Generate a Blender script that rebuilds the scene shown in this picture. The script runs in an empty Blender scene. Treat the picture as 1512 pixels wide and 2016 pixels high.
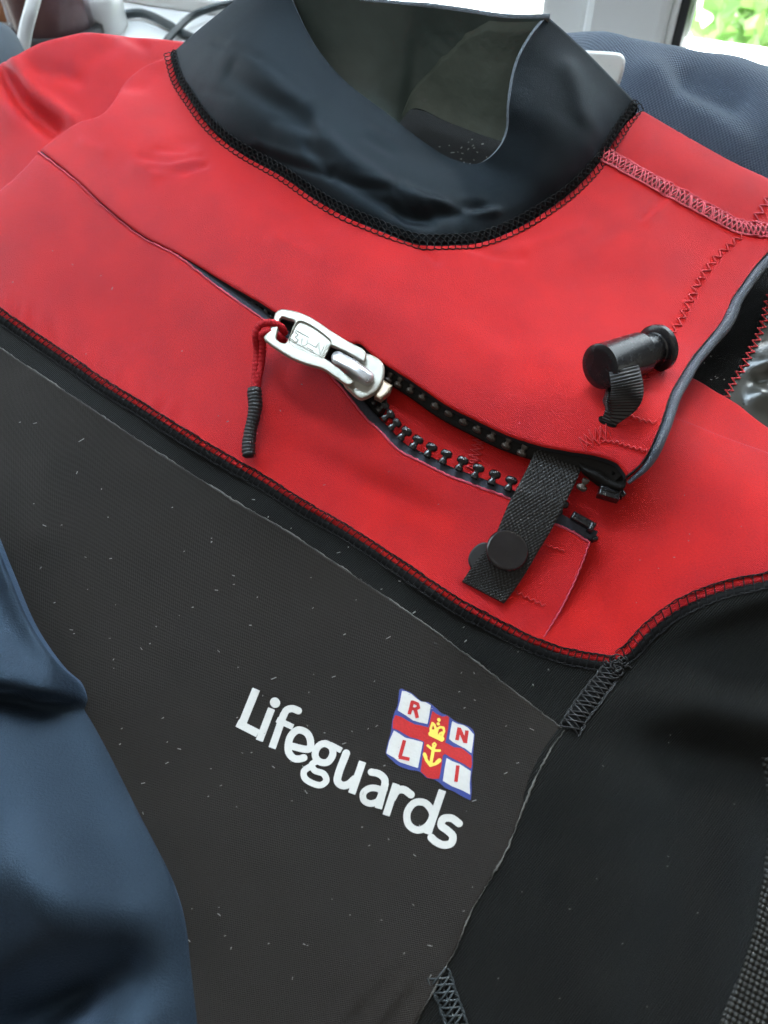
import bpy, math, random
import numpy as np
from mathutils import Vector, Matrix
from mathutils.geometry import delaunay_2d_cdt

# ---------------------------------------------------------------- camera, world, lamps
scene = bpy.context.scene
PITCH, TILT, DIST, FPX = math.radians(48), math.radians(20), 0.30, 1523.0
IW, IH = 1512, 2016
Fv = np.array([0, math.cos(PITCH), -math.sin(PITCH)])
Rv = np.array([1.0, 0, 0])
Uv = np.array([0, math.sin(PITCH), math.cos(PITCH)])
CAM = -DIST * Fv
cam = bpy.data.cameras.new('camera')
camo = bpy.data.objects.new('camera', cam)
scene.collection.objects.link(camo)
camo.location = CAM
camo.rotation_euler = (math.pi / 2 - PITCH, 0, 0)
cam.sensor_fit = 'VERTICAL'
cam.sensor_height = 24
cam.lens = 24 * FPX / IH
cam.clip_start, cam.clip_end = 0.01, 200
cam.dof.use_dof = True
cam.dof.focus_distance = 0.305
cam.dof.aperture_fstop = 9.0
scene.camera = camo

world = bpy.data.worlds.new('World')
scene.world = world
world.use_nodes = True
bg = world.node_tree.nodes['Background']
bg.inputs['Color'].default_value = (1.0, 0.95, 0.88, 1)
bg.inputs['Strength'].default_value = 0.13

def area_lamp(name, loc, target, size, size_y, power, color):
    l = bpy.data.lights.new(name, 'AREA')
    l.shape = 'RECTANGLE'
    l.size, l.size_y, l.energy, l.color = size, size_y, power, color
    o = bpy.data.objects.new(name, l)
    scene.collection.objects.link(o)
    o.location = loc
    o.rotation_euler = (Vector(target) - Vector(loc)).to_track_quat('-Z', 'Y').to_euler()
    return o
# daylight falling in through the upper part of the window
area_lamp('window_light', (0.18, 0.80, 1.22), (0.0, 0.05, 0.02), 1.3, 0.9, 185, (0.66, 0.84, 1.0))
# added fill lamp standing in for the unseen room behind the camera, dim and warm
area_lamp('room_fill', (-0.5, -1.3, 1.5), (0.0, 0.0, 0.0), 2.2, 1.6, 3.8, (1.0, 0.94, 0.86))

scene.view_settings.view_transform = 'Standard'
scene.view_settings.look = 'None'
scene.view_settings.exposure = 0.58
scene.view_settings.gamma = 1

# ---------------------------------------------------------------- geometry helpers
Xa = np.array([1.0, 0, 0])
Va = np.array([0, math.cos(TILT), math.sin(TILT)])
Na = np.array([0, -math.sin(TILT), math.cos(TILT)])
A = np.asarray
rng = np.random.default_rng(7)
random.seed(7)

def world_mm(u, v, h):
    u, v, h = (A(k, float)[..., None] for k in (u, v, h))
    return (u * Xa + v * Va + h * Na) * 0.001

def proj(u, v, h):
    p = world_mm(u, v, h) - CAM
    z = p @ Fv
    return IW / 2 + FPX * (p @ Rv) / z, IH / 2 - FPX * (p @ Uv) / z

def unproj(x, y, h):
    x, y = A(x, float), A(y, float)
    d = Fv * FPX + Rv * (x[..., None] - IW / 2) + Uv * (IH / 2 - y[..., None])
    s = (A(h, float) * 0.001 - Na @ CAM) / (d @ Na)
    p = CAM + s[..., None] * d
    return p @ Xa * 1000, p @ Va * 1000

def surf(q, Hf, lift=0.0):
    q = A(q, float)
    h = np.zeros(len(q))
    for _ in range(6):
        u, v = unproj(q[:, 0], q[:, 1], h)
        bx, by = proj(u, v, np.zeros_like(u))
        h = Hf(bx, by) + lift
    return u, v, h

def on_surf(q, Hf, lift=0.0):
    return world_mm(*surf(q, Hf, lift))

def at_depth(x, y, wy):
    """world point seen at photo pixel on the vertical plane Y = wy"""
    d = Fv * FPX + Rv * (x - IW / 2) + Uv * (IH / 2 - y)
    return CAM + d * ((wy - CAM[1]) / d[1])

def at_z(x, y, wz):
    d = Fv * FPX + Rv * (x - IW / 2) + Uv * (IH / 2 - y)
    return CAM + d * ((wz - CAM[2]) / d[2])

def spline(pts, n=8, closed=False):
    P = A(pts, float)
    if len(P) < 3:
        t = np.linspace(0, 1, n + 1)[:, None]
        return P[0] * (1 - t) + P[1] * t
    if closed:
        Q = np.vstack([P[-1], P, P[:2]])
    else:
        Q = np.vstack([2 * P[0] - P[1], P, 2 * P[-1] - P[-2]])
    out = []
    for i in range(1, len(Q) - 2):
        p0, p1, p2, p3 = Q[i - 1:i + 3]
        t0 = 0; t1 = max(np.linalg.norm(p1 - p0), 1e-9) ** .5; t2 = t1 + max(np.linalg.norm(p2 - p1), 1e-9) ** .5
        t3 = t2 + max(np.linalg.norm(p3 - p2), 1e-9) ** .5
        t = np.linspace(t1, t2, n, endpoint=False)[:, None]
        A1 = (t1 - t) / t1 * p0 + t / t1 * p1
        A2 = (t2 - t) / (t2 - t1) * p1 + (t - t1) / (t2 - t1) * p2
        A3 = (t3 - t) / (t3 - t2) * p2 + (t - t2) / (t3 - t2) * p3
        B1 = (t2 - t) / t2 * A1 + t / t2 * A2
        B2 = (t3 - t) / (t3 - t1) * A2 + (t - t1) / (t3 - t1) * A3
        out.append((t2 - t) / (t2 - t1) * B1 + (t - t1) / (t2 - t1) * B2)
    out = np.vstack(out)
    return out if closed else np.vstack([out, P[-1]])

def resample(P, step):
    P = A(P, float)
    s = np.r_[0, np.cumsum(np.linalg.norm(np.diff(P, axis=0), axis=1))]
    n = max(2, int(round(s[-1] / step)) + 1)
    t = np.linspace(0, s[-1], n)
    return np.stack([np.interp(t, s, P[:, k]) for k in range(P.shape[1])], 1)

def loop(*segs, step=9):
    """closed outline from splined segments that meet at corners"""
    out = []
    for s in segs:
        s = A(s, float)
        p = resample(spline(s) if len(s) > 2 else s, step)
        if out and np.linalg.norm(out[-1][-1] - p[0]) < 1.5:
            p = p[1:]
        out.append(p)
    P = np.vstack(out)
    if np.linalg.norm(P[0] - P[-1]) < 1.5:
        P = P[:-1]
    return P

def dist_poly(x, y, P, closed=False):
    x, y = A(x, float).ravel(), A(y, float).ravel()
    P = A(P, float)
    Q = np.vstack([P, P[:1]]) if closed else P
    best = np.full(x.shape, 1e18)
    for i in range(len(Q) - 1):
        ax, ay = Q[i]; bx, by = Q[i + 1]
        dx, dy = bx - ax, by - ay
        L = dx * dx + dy * dy + 1e-12
        t = np.clip(((x - ax) * dx + (y - ay) * dy) / L, 0, 1)
        best = np.minimum(best, (x - ax - t * dx) ** 2 + (y - ay - t * dy) ** 2)
    return np.sqrt(best)

def inside(x, y, P):
    x, y = A(x), A(y)
    c = np.zeros(x.shape, bool)
    j = len(P) - 1
    for i in range(len(P)):
        xi, yi = P[i]; xj, yj = P[j]
        if yi != yj:
            c ^= ((yi > y) != (yj > y)) & (x < (xj - xi) * (y - yi) / (yj - yi) + xi)
        j = i
    return c

def ss(x):
    t = np.clip(x, 0, 1)
    return t * t * (3 - 2 * t)

def gs(d, w):
    return np.exp(-(d / w) ** 2)

_T = rng.random((64, 64))
def vnoise(x, y):
    xi, yi = np.floor(x).astype(int), np.floor(y).astype(int)
    fx, fy = ss(x - xi), ss(y - yi)
    a, b = _T[xi % 64, yi % 64], _T[(xi + 1) % 64, yi % 64]
    c, d = _T[xi % 64, (yi + 1) % 64], _T[(xi + 1) % 64, (yi + 1) % 64]
    return (a * (1 - fx) + b * fx) * (1 - fy) + (c * (1 - fx) + d * fx) * fy - 0.5

def link(name, me, parent=None):
    o = bpy.data.objects.new(name, me)
    scene.collection.objects.link(o)
    if parent is not None:
        o.parent = parent
    return o

def mesh_obj(name, verts, faces, mats, parent=None, smooth=True, mat_idx=None, uv=None, kind=None):
    me = bpy.data.meshes.new(name)
    verts = A(verts, float).reshape(-1, 3)
    me.from_pydata(verts.tolist(), [], [tuple(int(i) for i in f) for f in faces])
    for m in (mats if isinstance(mats, (list, tuple)) else [mats]):
        me.materials.append(m)
    if mat_idx is not None:
        me.polygons.foreach_set('material_index', A(mat_idx, np.int32))
    if smooth:
        me.polygons.foreach_set('use_smooth', np.ones(len(me.polygons), bool))
    if uv is not None:
        l = me.uv_layers.new(name='uv')
        vi = np.zeros(len(me.loops), np.int32)
        me.loops.foreach_get('vertex_index', vi)
        l.data.foreach_set('uv', A(uv, np.float32)[vi].ravel())
    me.update()
    o = link(name, me, parent)
    if kind:
        o['kind'] = kind
    return o

def thing(name, label, cat, loc=(0, 0, 0), group=None):
    o = bpy.data.objects.new(name, None)
    scene.collection.objects.link(o)
    o.location = loc
    o.empty_display_size = 0.02
    o['label'] = label; o['category'] = cat
    if group:
        o['group'] = group
    return o

def tag(o, label, cat, group=None):
    o['label'] = label; o['category'] = cat
    if group:
        o['group'] = group
    return o

class MB:
    def __init__(s):
        s.v, s.f, s.n, s.u = [], [], 0, []
    def add(s, v, f, uv=None):
        v = A(v, float).reshape(-1, 3)
        s.v.append(v)
        s.f += [tuple(i + s.n for i in q) for q in f]
        s.u.append(A(uv, float) if uv is not None else np.zeros((len(v), 2)))
        s.n += len(v)
    def tube(s, P, r, sides=6, cap=True, flat=None):
        P = A(P, float)
        n = len(P)
        r = np.broadcast_to(A(r, float), (n,))
        T = np.gradient(P, axis=0)
        T /= np.linalg.norm(T, axis=1)[:, None] + 1e-12
        ref = Na if abs(T[0] @ Na) < 0.9 else Xa
        a = np.cross(T[0], ref); a /= np.linalg.norm(a)
        V, UV = [], []
        ang = np.linspace(0, 2 * math.pi, sides, endpoint=False)
        L = np.r_[0, np.cumsum(np.linalg.norm(np.diff(P, axis=0), axis=1))]
        for i in range(n):
            a = a - T[i] * (a @ T[i]); a /= np.linalg.norm(a) + 1e-12
            b = np.cross(T[i], a)
            V.append(P[i] + r[i] * (np.cos(ang)[:, None] * a + np.sin(ang)[:, None] * b))
            UV.append(np.stack([ang / 6.2832, np.full(sides, L[i] * 100)], 1))
        F = []
        for i in range(n - 1):
            for k in range(sides):
                k2 = (k + 1) % sides
                F.append((i * sides + k, i * sides + k2, (i + 1) * sides + k2, (i + 1) * sides + k))
        if cap:
            F.append(tuple(range(sides - 1, -1, -1)))
            F.append(tuple((n - 1) * sides + k for k in range(sides)))
        s.add(np.vstack(V), F, np.vstack(UV))
    def grid(s, G, uv=None, closed_u=False):
        n, m = G.shape[:2]
        F = []
        for i in range(n - 1):
            for j in range(m - 1 + (1 if closed_u else 0)):
                j2 = (j + 1) % m
                F.append((i * m + j, i * m + j2, (i + 1) * m + j2, (i + 1) * m + j))
        s.add(G.reshape(-1, 3), F, None if uv is None else uv.reshape(-1, 2))
    def build(s, name, mats, parent=None, smooth=True, kind=None):
        return mesh_obj(name, np.vstack(s.v), s.f, mats, parent, smooth, None, np.vstack(s.u), kind)

# ---------------------------------------------------------------- materials
class NT:
    def __init__(s, name):
        s.m = bpy.data.materials.new(name)
        s.m.use_nodes = True
        s.t = s.m.node_tree
        s.b = s.t.nodes['Principled BSDF']
    def n(s, kind, **kw):
        nd = s.t.nodes.new(kind)
        for k, v in kw.items():
            if hasattr(nd, k) and k not in nd.inputs:
                setattr(nd, k, v)
            else:
                nd.inputs[k].default_value = v
        return nd
    def l(s, a, b):
        s.t.links.new(a, b)
    def set(s, **kw):
        for k, v in kw.items():
            k = k.replace('_', ' ')
            s.b.inputs[k].default_value = v
        return s
    def math(s, op, a, b=0.5):
        nd = s.t.nodes.new('ShaderNodeMath'); nd.operation = op
        for i, q in enumerate((a, b)):
            if isinstance(q, (int, float)):
                nd.inputs[i].default_value = q
            else:
                s.l(q, nd.inputs[i])
        return nd.outputs[0]
    def bump(s, h, dist, strength=1.0, after=None):
        nd = s.n('ShaderNodeBump', Strength=strength, Distance=dist)
        s.l(h, nd.inputs['Height'])
        if after is not None:
            s.l(after, nd.inputs['Normal'])
        s.l(nd.outputs[0], s.b.inputs['Normal'])
        return nd.outputs[0]
    def mixc(s, fac, c1, c2):
        nd = s.n('ShaderNodeMix', data_type='RGBA')
        if isinstance(fac, (int, float)):
            nd.inputs[0].default_value = fac
        else:
            s.l(fac, nd.inputs[0])
        nd.inputs[6].default_value = (*c1, 1); nd.inputs[7].default_value = (*c2, 1)
        s.l(nd.outputs[2], s.b.inputs['Base Color'])
        return nd.outputs[2]

def ramp(nt, src, lo, hi):
    r = nt.n('ShaderNodeMapRange')
    nt.l(src, r.inputs[0]); r.inputs[1].default_value = lo; r.inputs[2].default_value = hi
    return r.outputs[0]

def uvnode(nt, rot=0.0, scale=(1, 1, 1)):
    tc = nt.n('ShaderNodeTexCoord')
    mp = nt.n('ShaderNodeMapping')
    mp.inputs['Rotation'].default_value = (0, 0, rot)
    mp.inputs['Scale'].default_value = scale
    nt.l(tc.outputs['UV'], mp.inputs[0])
    return mp.outputs[0]

def knit(name, c1, c2, sheen, sheen_tint, rough=0.6, spec=0.35, rot=0.4, line=0.0, pitch=11.0, grain=60., bump=0.00008, sheen_rough=0.4, spec_tint=(1, 1, 1)):
    """stretch jersey laminated on neoprene: uv is in centimetres"""
    nt = NT(name)
    uv = uvnode(nt, rot)
    n1 = nt.n('ShaderNodeTexNoise', Scale=grain, Detail=3.0, Roughness=0.7)
    nt.l(uv, n1.inputs['Vector'])
    n2 = nt.n('ShaderNodeTexNoise', Scale=0.55, Detail=4.0)
    nt.l(uv, n2.inputs['Vector'])
    w = nt.n('ShaderNodeTexWave', Scale=pitch, Distortion=0.6, Detail=1.0)
    w.inputs['Detail Scale'].default_value = 2.0
    nt.l(uv, w.inputs['Vector'])
    f = nt.math('ADD', nt.math('MULTIPLY', n1.outputs[0], 0.75), nt.math('MULTIPLY', n2.outputs[0], 0.35))
    f = ramp(nt, f, 0.42, 0.68)
    nt.mixc(f, c1, c2)
    h = nt.math('ADD', n1.outputs[0], nt.math('MULTIPLY', w.outputs[0], line))
    nt.bump(h, bump, 1.0)
    r = nt.math('ADD', rough - 0.06, nt.math('MULTIPLY', n2.outputs[0], 0.12))
    nt.l(r, nt.b.inputs['Roughness'])
    nt.set(Specular_IOR_Level=spec, Sheen_Weight=sheen, Sheen_Roughness=sheen_rough, Sheen_Tint=(*sheen_tint, 1), Specular_Tint=(*spec_tint, 1))
    return nt.m

def plain(name, col, rough=0.5, spec=0.5, metal=0.0, coat=0.0, noise=0.0, nscale=300., bump=0.0, **kw):
    nt = NT(name)
    nt.set(Base_Color=(*col, 1), Roughness=rough, Specular_IOR_Level=spec, Metallic=metal, Coat_Weight=coat, **kw)
    tc = nt.n('ShaderNodeTexCoord')
    n1 = nt.n('ShaderNodeTexNoise', Scale=nscale, Detail=3.0)
    nt.l(tc.outputs['Object'], n1.inputs['Vector'])
    if noise:
        nt.mixc(n1.outputs[0], tuple(c * (1 - noise) for c in col), tuple(min(1, c * (1 + noise)) for c in col))
        nt.l(nt.math('ADD', rough - 0.08, nt.math('MULTIPLY', n1.outputs[0], 0.16)), nt.b.inputs['Roughness'])
    if bump:
        nt.bump(n1.outputs[0], bump)
    return nt.m

M = {}
M['red'] = knit('red_jersey', (0.52, 0.0105, 0.0030), (0.76, 0.020, 0.006), 0.24, (1.0, 0.20, 0.50), rough=0.39, spec=0.52, rot=0.9, line=0.5, pitch=6, grain=20., bump=0.00040, sheen_rough=0.30, spec_tint=(1, .34, .66))  # pink gloss of the window light is put into the sheen and specular tints
M['red_edge'] = plain('red_cut_edge', (0.55, 0.06, 0.10), 0.8, noise=.3, nscale=900)
M['black'] = knit('black_jersey', (0.0035, 0.0035, 0.0030), (0.0080, 0.0076, 0.0062), 0.08, (0.6, 0.8, 1.0), rough=0.46, spec=0.12, rot=0.75, line=0.9, pitch=4.5, grain=22., bump=0.00024, sheen_rough=.3, spec_tint=(.95, .98, 1))  # a little window blue is put into the sheen tint
M['collar'] = knit('collar_jersey', (0.0035, 0.0036, 0.0038), (0.0070, 0.0072, 0.0074), 0.10, (0.42, 0.70, 1.0), rough=0.48, spec=0.20, rot=0.2, line=0.15, pitch=11, grain=22., bump=0.00018, sheen_rough=.32, spec_tint=(.5, .78, 1))  # black cloth; blue of the window light is coloured into sheen and gloss
M['sleeve'] = knit('dark_smooth_jersey', (0.006, 0.0085, 0.011), (0.012, 0.017, 0.022), 0.42, (0.42, 0.64, 1.0), rough=0.50, spec=0.36, rot=0.3, line=0.1, pitch=11, grain=16., bump=0.00026, sheen_rough=.40, spec_tint=(.42, .67, 1))  # sky reflection is tinted blue in the sheen and specular, cloth itself is black
M['foam'] = plain('neoprene_foam', (0.022, 0.023, 0.027), 0.85, 0.2, noise=.4, nscale=1200, bump=0.0002)
M['thread_black'] = plain('black_thread', (0.006, 0.006, 0.0065), 0.65, 0.2, noise=.3)
M['thread_red'] = plain('red_thread', (0.55, 0.02, 0.025), 0.6, noise=.2)
M['thread_pink'] = plain('pink_thread', (0.58, 0.06, 0.085), 0.6, noise=.25)
M['plastic'] = plain('black_gloss_plastic', (0.009, 0.009, 0.010), 0.26, 0.5, coat=0.1, noise=.2)
M['rubber'] = plain('black_rubber', (0.020, 0.020, 0.021), 0.5, 0.4, noise=.2)
M['smooth_skin'] = plain('smooth_skin_rubber', (0.012, 0.0145, 0.0155), 0.45, 0.3, noise=.25, nscale=120, bump=0.0003)
M['lit_lining'] = plain('lit_lining_rubber', (0.15, 0.20, 0.18), 0.5, 0.4, noise=.2, nscale=150, bump=.0006)  # same rubber as the next one, its lit tone put into the colour
M['shaded_lining'] = plain('shaded_lining_rubber', (0.10, 0.145, 0.14), 0.45, 0.5, noise=.2, nscale=120, bump=.0003)  # darker copy of that rubber, coloured for the shaded part of the lining
M['white_pvc'] = plain('white_pvc', (0.80, 0.81, 0.80), 0.35, 0.5, noise=.03, nscale=20)
# ---------------------------------------------------------------- the cloth relief (heights in mm above the chest plane)
SEAM_LOW = spline([(-140, 512), (0, 620), (140, 715), (205, 760), (281, 806), (397, 879), (520, 950), (600, 1000), (680, 1046), (771, 1105), (854, 1161), (918, 1201), (965, 1226), (1015, 1252), (1060, 1272), (1120, 1291), (1200, 1305)])
SEAM_RIGHT = spline([(1200, 1305), (1238, 1288), (1275, 1248), (1330, 1205), (1380, 1180), (1440, 1160), (1512, 1145), (1650, 1118)])
GREY_TOP = spline([(-140, 590), (0, 684), (66, 729), (139, 777), (205, 821), (284, 874), (380, 934), (463, 987), (560, 1043), (700, 1135), (850, 1238), (960, 1320), (1060, 1398), (1112, 1438)])
GREY_RIGHT = spline([(1112, 1438), (1085, 1475), (1058, 1525), (1030, 1590), (1000, 1668), (960, 1740), (925, 1800), (905, 1850), (890, 1882), (866, 1925), (848, 1960), (815, 2020), (765, 2120)])
SLEEVE_EDGE = spline([(-140, 830), (-60, 960), (0, 1105), (50, 1222), (105, 1302), (152, 1348), (173, 1395), (214, 1473), (268, 1580), (310, 1669), (351, 1788), (375, 1883), (393, 2016), (398, 2140)])
ZIP_LOW = spline([(75, 299), (151, 358), (216, 418), (281, 468), (347, 503), (440, 574), (477, 600), (511, 624), (580, 680), (640, 722), (652, 740), (678, 769), (694, 790), (720, 822), (747, 848), (784, 886), (819, 904), (878, 934), (938, 957), (999, 980), (1086, 1029), (1116, 1041), (1160, 1067)])
BAND_END = spline([(1160, 1067), (1150, 1100), (1130, 1150), (1105, 1200), (1080, 1238), (1060, 1272)])
FLAP_LOW = spline([(78, 293), (151, 353), (216, 412), (281, 462), (347, 496), (453, 560), (509, 592), (543, 613), (620, 648), (680, 676), (707, 674), (726, 690), (752, 711), (810, 748), (878, 795), (938, 826), (997, 854), (1057, 874), (1116, 886), (1176, 896), (1215, 910), (1233, 932)])
PIPE = spline([(1233, 940), (1262, 915), (1277, 894), (1294, 857), (1306, 826), (1323, 774), (1337, 749), (1366, 703), (1394, 669), (1420, 637), (1434, 611), (1443, 589), (1463, 560), (1483, 532), (1512, 499), (1650, 385)])
NECK = spline([(336, 108), (350, 158), (376, 200), (407, 243), (442, 277), (486, 308), (557, 347), (622, 392), (682, 426), (754, 456), (817, 479), (883, 482), (950, 475), (1010, 452), (1070, 417), (1130, 372), (1180, 318), (1200, 288), (1230, 243), (1257, 208)])
SHOULDER = spline([(1190, 305), (1254, 341), (1330, 382), (1405, 422), (1455, 447), (1512, 455), (1650, 470)])
RIDGE_L = spline([(336, 108), (281, 131), (246, 161), (221, 201), (196, 226), (151, 241), (116, 264), (78, 293)])
BAND_L = spline([(-140, 455), (0, 372), (50, 327), (75, 299)])

def qz(x, y):
    return (x - 80) * .486 - (y - 305) * .874

def base(x, y):
    q = qz(x, y)
    h = 27 * ss((q + 430) / 500) - 9 * ss((q - 10) / 270)
    h = h + 1.6 * vnoise(x / 210., y / 210.) + 0.7 * vnoise(x / 90. + 9, y / 90.)
    return h

def h_black(x, y):
    h = base(x, y)
    # soft folds across the sleeve side of the chest
    d = dist_poly(x, y, [(1190, 1395), (1350, 1398), (1530, 1440), (1700, 1500)])
    s = np.clip((x - 1130) / 200, 0, 1)
    s = s * ss(dist_poly(x, y, SEAM_RIGHT[::3]) / 70.)
    h = h + 9 * s * gs(d, 62)
    d2 = dist_poly(x, y, [(1300, 1225), (1420, 1195), (1600, 1175)])
    h = h + 6.5 * s * gs(d2, 36)
    d3 = dist_poly(x, y, [(1180, 1540), (1210, 1760), (1160, 2050)])
    h = h + 3.0 * gs(d3, 130)
    d4 = dist_poly(x, y, [(1470, 1600), (1440, 1800), (1380, 2050)])
    return h + 3.0 * gs(d4, 90)

def h_grey(x, y):
    h = base(x, y) + 0.75
    # puckers at the lower corner by the side seam
    t = (x - 640) * .78 + (y - 2016) * .62
    m = gs(np.hypot(x - 760, (y - 2030)), 120)
    h = h + 0.9 * m * np.sin(t / 9.0)
    d = dist_poly(x, y, [(70, 760), (110, 900), (90, 1050)])
    return h + 1.6 * gs(d, 45)

def h_band(x, y):
    h = base(x, y) + 0.2
    a = (x - 770) * .9 + (y - 985) * .436
    b = -(x - 770) * .436 + (y - 985) * .9
    h = h - 3.2 * np.exp(-(a / 150) ** 2 - (b / 26) ** 2)
    a = (x - 690) * .874 + (y - 800) * .486
    b = -(x - 690) * .486 + (y - 800) * .874
    h = h + 1.8 * np.exp(-(a / 70) ** 2 - (b / 45) ** 2)
    d = dist_poly(x, y, ZIP_LOW[::4])
    h = h + 1.6 * ss((x - 640) / 120) * gs(d, 34)
    d = dist_poly(x, y, BAND_L[::4])
    h = h - 9.0 * np.exp(-d / 34.)
    ds = dist_poly(x, y, SEAM_LOW[::4])
    h = h + .32 * gs(ds - 14, 24) * np.sin(x * .15 + 5 * vnoise(x / 60., y / 60.))
    # broad soft waves along the band
    h = h + 1.0 * np.sin((x + y * .4) / 95.) * ss((x + 50) / 200)
    return h

def h_right(x, y):
    d = np.minimum(dist_poly(x, y, SEAM_RIGHT[::4]), dist_poly(x, y, SEAM_LOW[-24:]))
    h = base(x, y) - 5.5 * ss(d / 170.)
    h = h - 2.0 * gs(np.hypot((x - 930) / 1.6, y - 850), 120)
    h = h + 3.0 * gs(np.hypot(x - 1500, (y - 1010) * 1.2), 130)
    return h

def h_flap(x, y):
    h = base(x, y) + 0.6 + 2.6 * ss((x - 330) / 320)
    h = h + 7.5 * gs(np.hypot(x - 1260, y - 930), 170)
    d = dist_poly(x, y, FLAP_LOW[::4])
    h = h + 1.5 * ss((x - 640) / 150) * gs(d, 45)
    # neck rise
    dn = dist_poly(x, y, NECK[::4])
    h = h + 1.5 * gs(dn, 40)
    h = h + .35 * gs(dn - 16, 26) * np.sin(x * .13 + 6 * vnoise(x / 50., y / 50.))
    # the rounded left side
    dr = dist_poly(x, y, RIDGE_L[::4])
    h = h - 12. * np.exp(-dr / 36.)
    # small creases
    for (P, w, a) in (([(1234, 497), (1280, 455), (1325, 418)], 7, -.8), ([(1245, 508), (1335, 428)], 9, .7), ([(905, 560), (960, 578), (1010, 580)], 10, -.8), ([(720, 470), (800, 560), (850, 600)], 12, -1.0), ([(1020, 560), (1120, 520)], 12, .6), ([(560, 560), (640, 600)], 12, .6), ([(560, 420), (700, 520)], 22, .8),
                      ([(310, 400), (365, 412), (420, 400)], 7, -.9), ([(330, 425), (390, 432), (430, 418)], 7, -.8), ([(340, 385), (390, 390)], 6, -.6), ([(700, 680), (860, 720), (960, 780)], 30, 1.0),
                      ([(300, 420), (345, 436), (410, 408)], 14, 1.0), ([(330, 395), (400, 372)], 16, -.8), ([(345, 445), (425, 415)], 11, -.7),
                      ([(700, 560), (900, 620)], 60, 1.2), ([(820, 700), (980, 740)], 45, -1.2), ([(780, 640), (900, 720)], 36, 1.0),
                      ([(1150, 560), (1290, 470)], 20, -.5), ([(1000, 600), (1240, 440)], 50, .9),
                      ([(690, 430), (790, 560), (830, 600)], 40, .8), ([(205, 372), (240, 388)], 12, .7), ([(240, 170), (330, 190)], 22, 2.2), ([(210, 235), (300, 245)], 18, -1.6)):
        h = h + a * gs(dist_poly(x, y, P), w)
    return h

def h_shoulder(x, y):
    dn = dist_poly(x, y, NECK[::4])
    ds = dist_poly(x, y, SHOULDER[::4])
    return base(x, y) + 3.2 + 1.5 * gs(dn, 40) - 4.0 * ss(ds / 120.)

def h_lsh(x, y):
    h = base(x, y) - 16
    h = h + 14 * gs(np.hypot((x - 160) / 2.2, (y - 120)), 90)
    d = dist_poly(x, y, [(30, 185), (60, 240), (120, 285)])
    h = h - 5 * gs(d, 16)
    h = h + 4 * gs(dist_poly(x, y, [(45, 175), (95, 235), (160, 275)]), 16)
    h = h + 3 * gs(dist_poly(x, y, [(-60, 235), (10, 225), (40, 260)]), 34)
    for (P, w, a) in (([(205, 75), (262, 110), (290, 125)], 14, -1.6), ([(262, 110), (240, 140), (160, 190)], 16, -1.4), ([(60, 150), (130, 140)], 26, 1.5), ([(100, 190), (170, 200)], 14, -1.8)):
        h = h + a * gs(dist_poly(x, y, P), w)
    return h

def h_sleeve(x, y):
    d = dist_poly(x, y, SLEEVE_EDGE[::3])
    h = base(x, y) + 2 + 23 * ss(d / 190.) + 2 * ss(d / 40.)
    a_, b_ = (x - 140) * .86 - (y - 1968) * .5, (x - 140) * .5 + (y - 1968) * .86
    h = h - 31 * np.exp(-(a_ / 165.) ** 2 - (b_ / 78.) ** 2) * ss((d - 10) / 110.)
    h = h + 6 * gs(dist_poly(x, y, [(-50, 1700), (120, 1720), (290, 1790)]), 80)
    # the overhanging upper fold
    yl = 1368 + 18 * np.sin(x / 90.)
    h = h + 15 * ss((yl - y) / 20. + .5) * ss((190 - x) / 60.)
    return h - 6 * gs(np.hypot((x - 60) / 2.0, y - 1398), 34)

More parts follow.
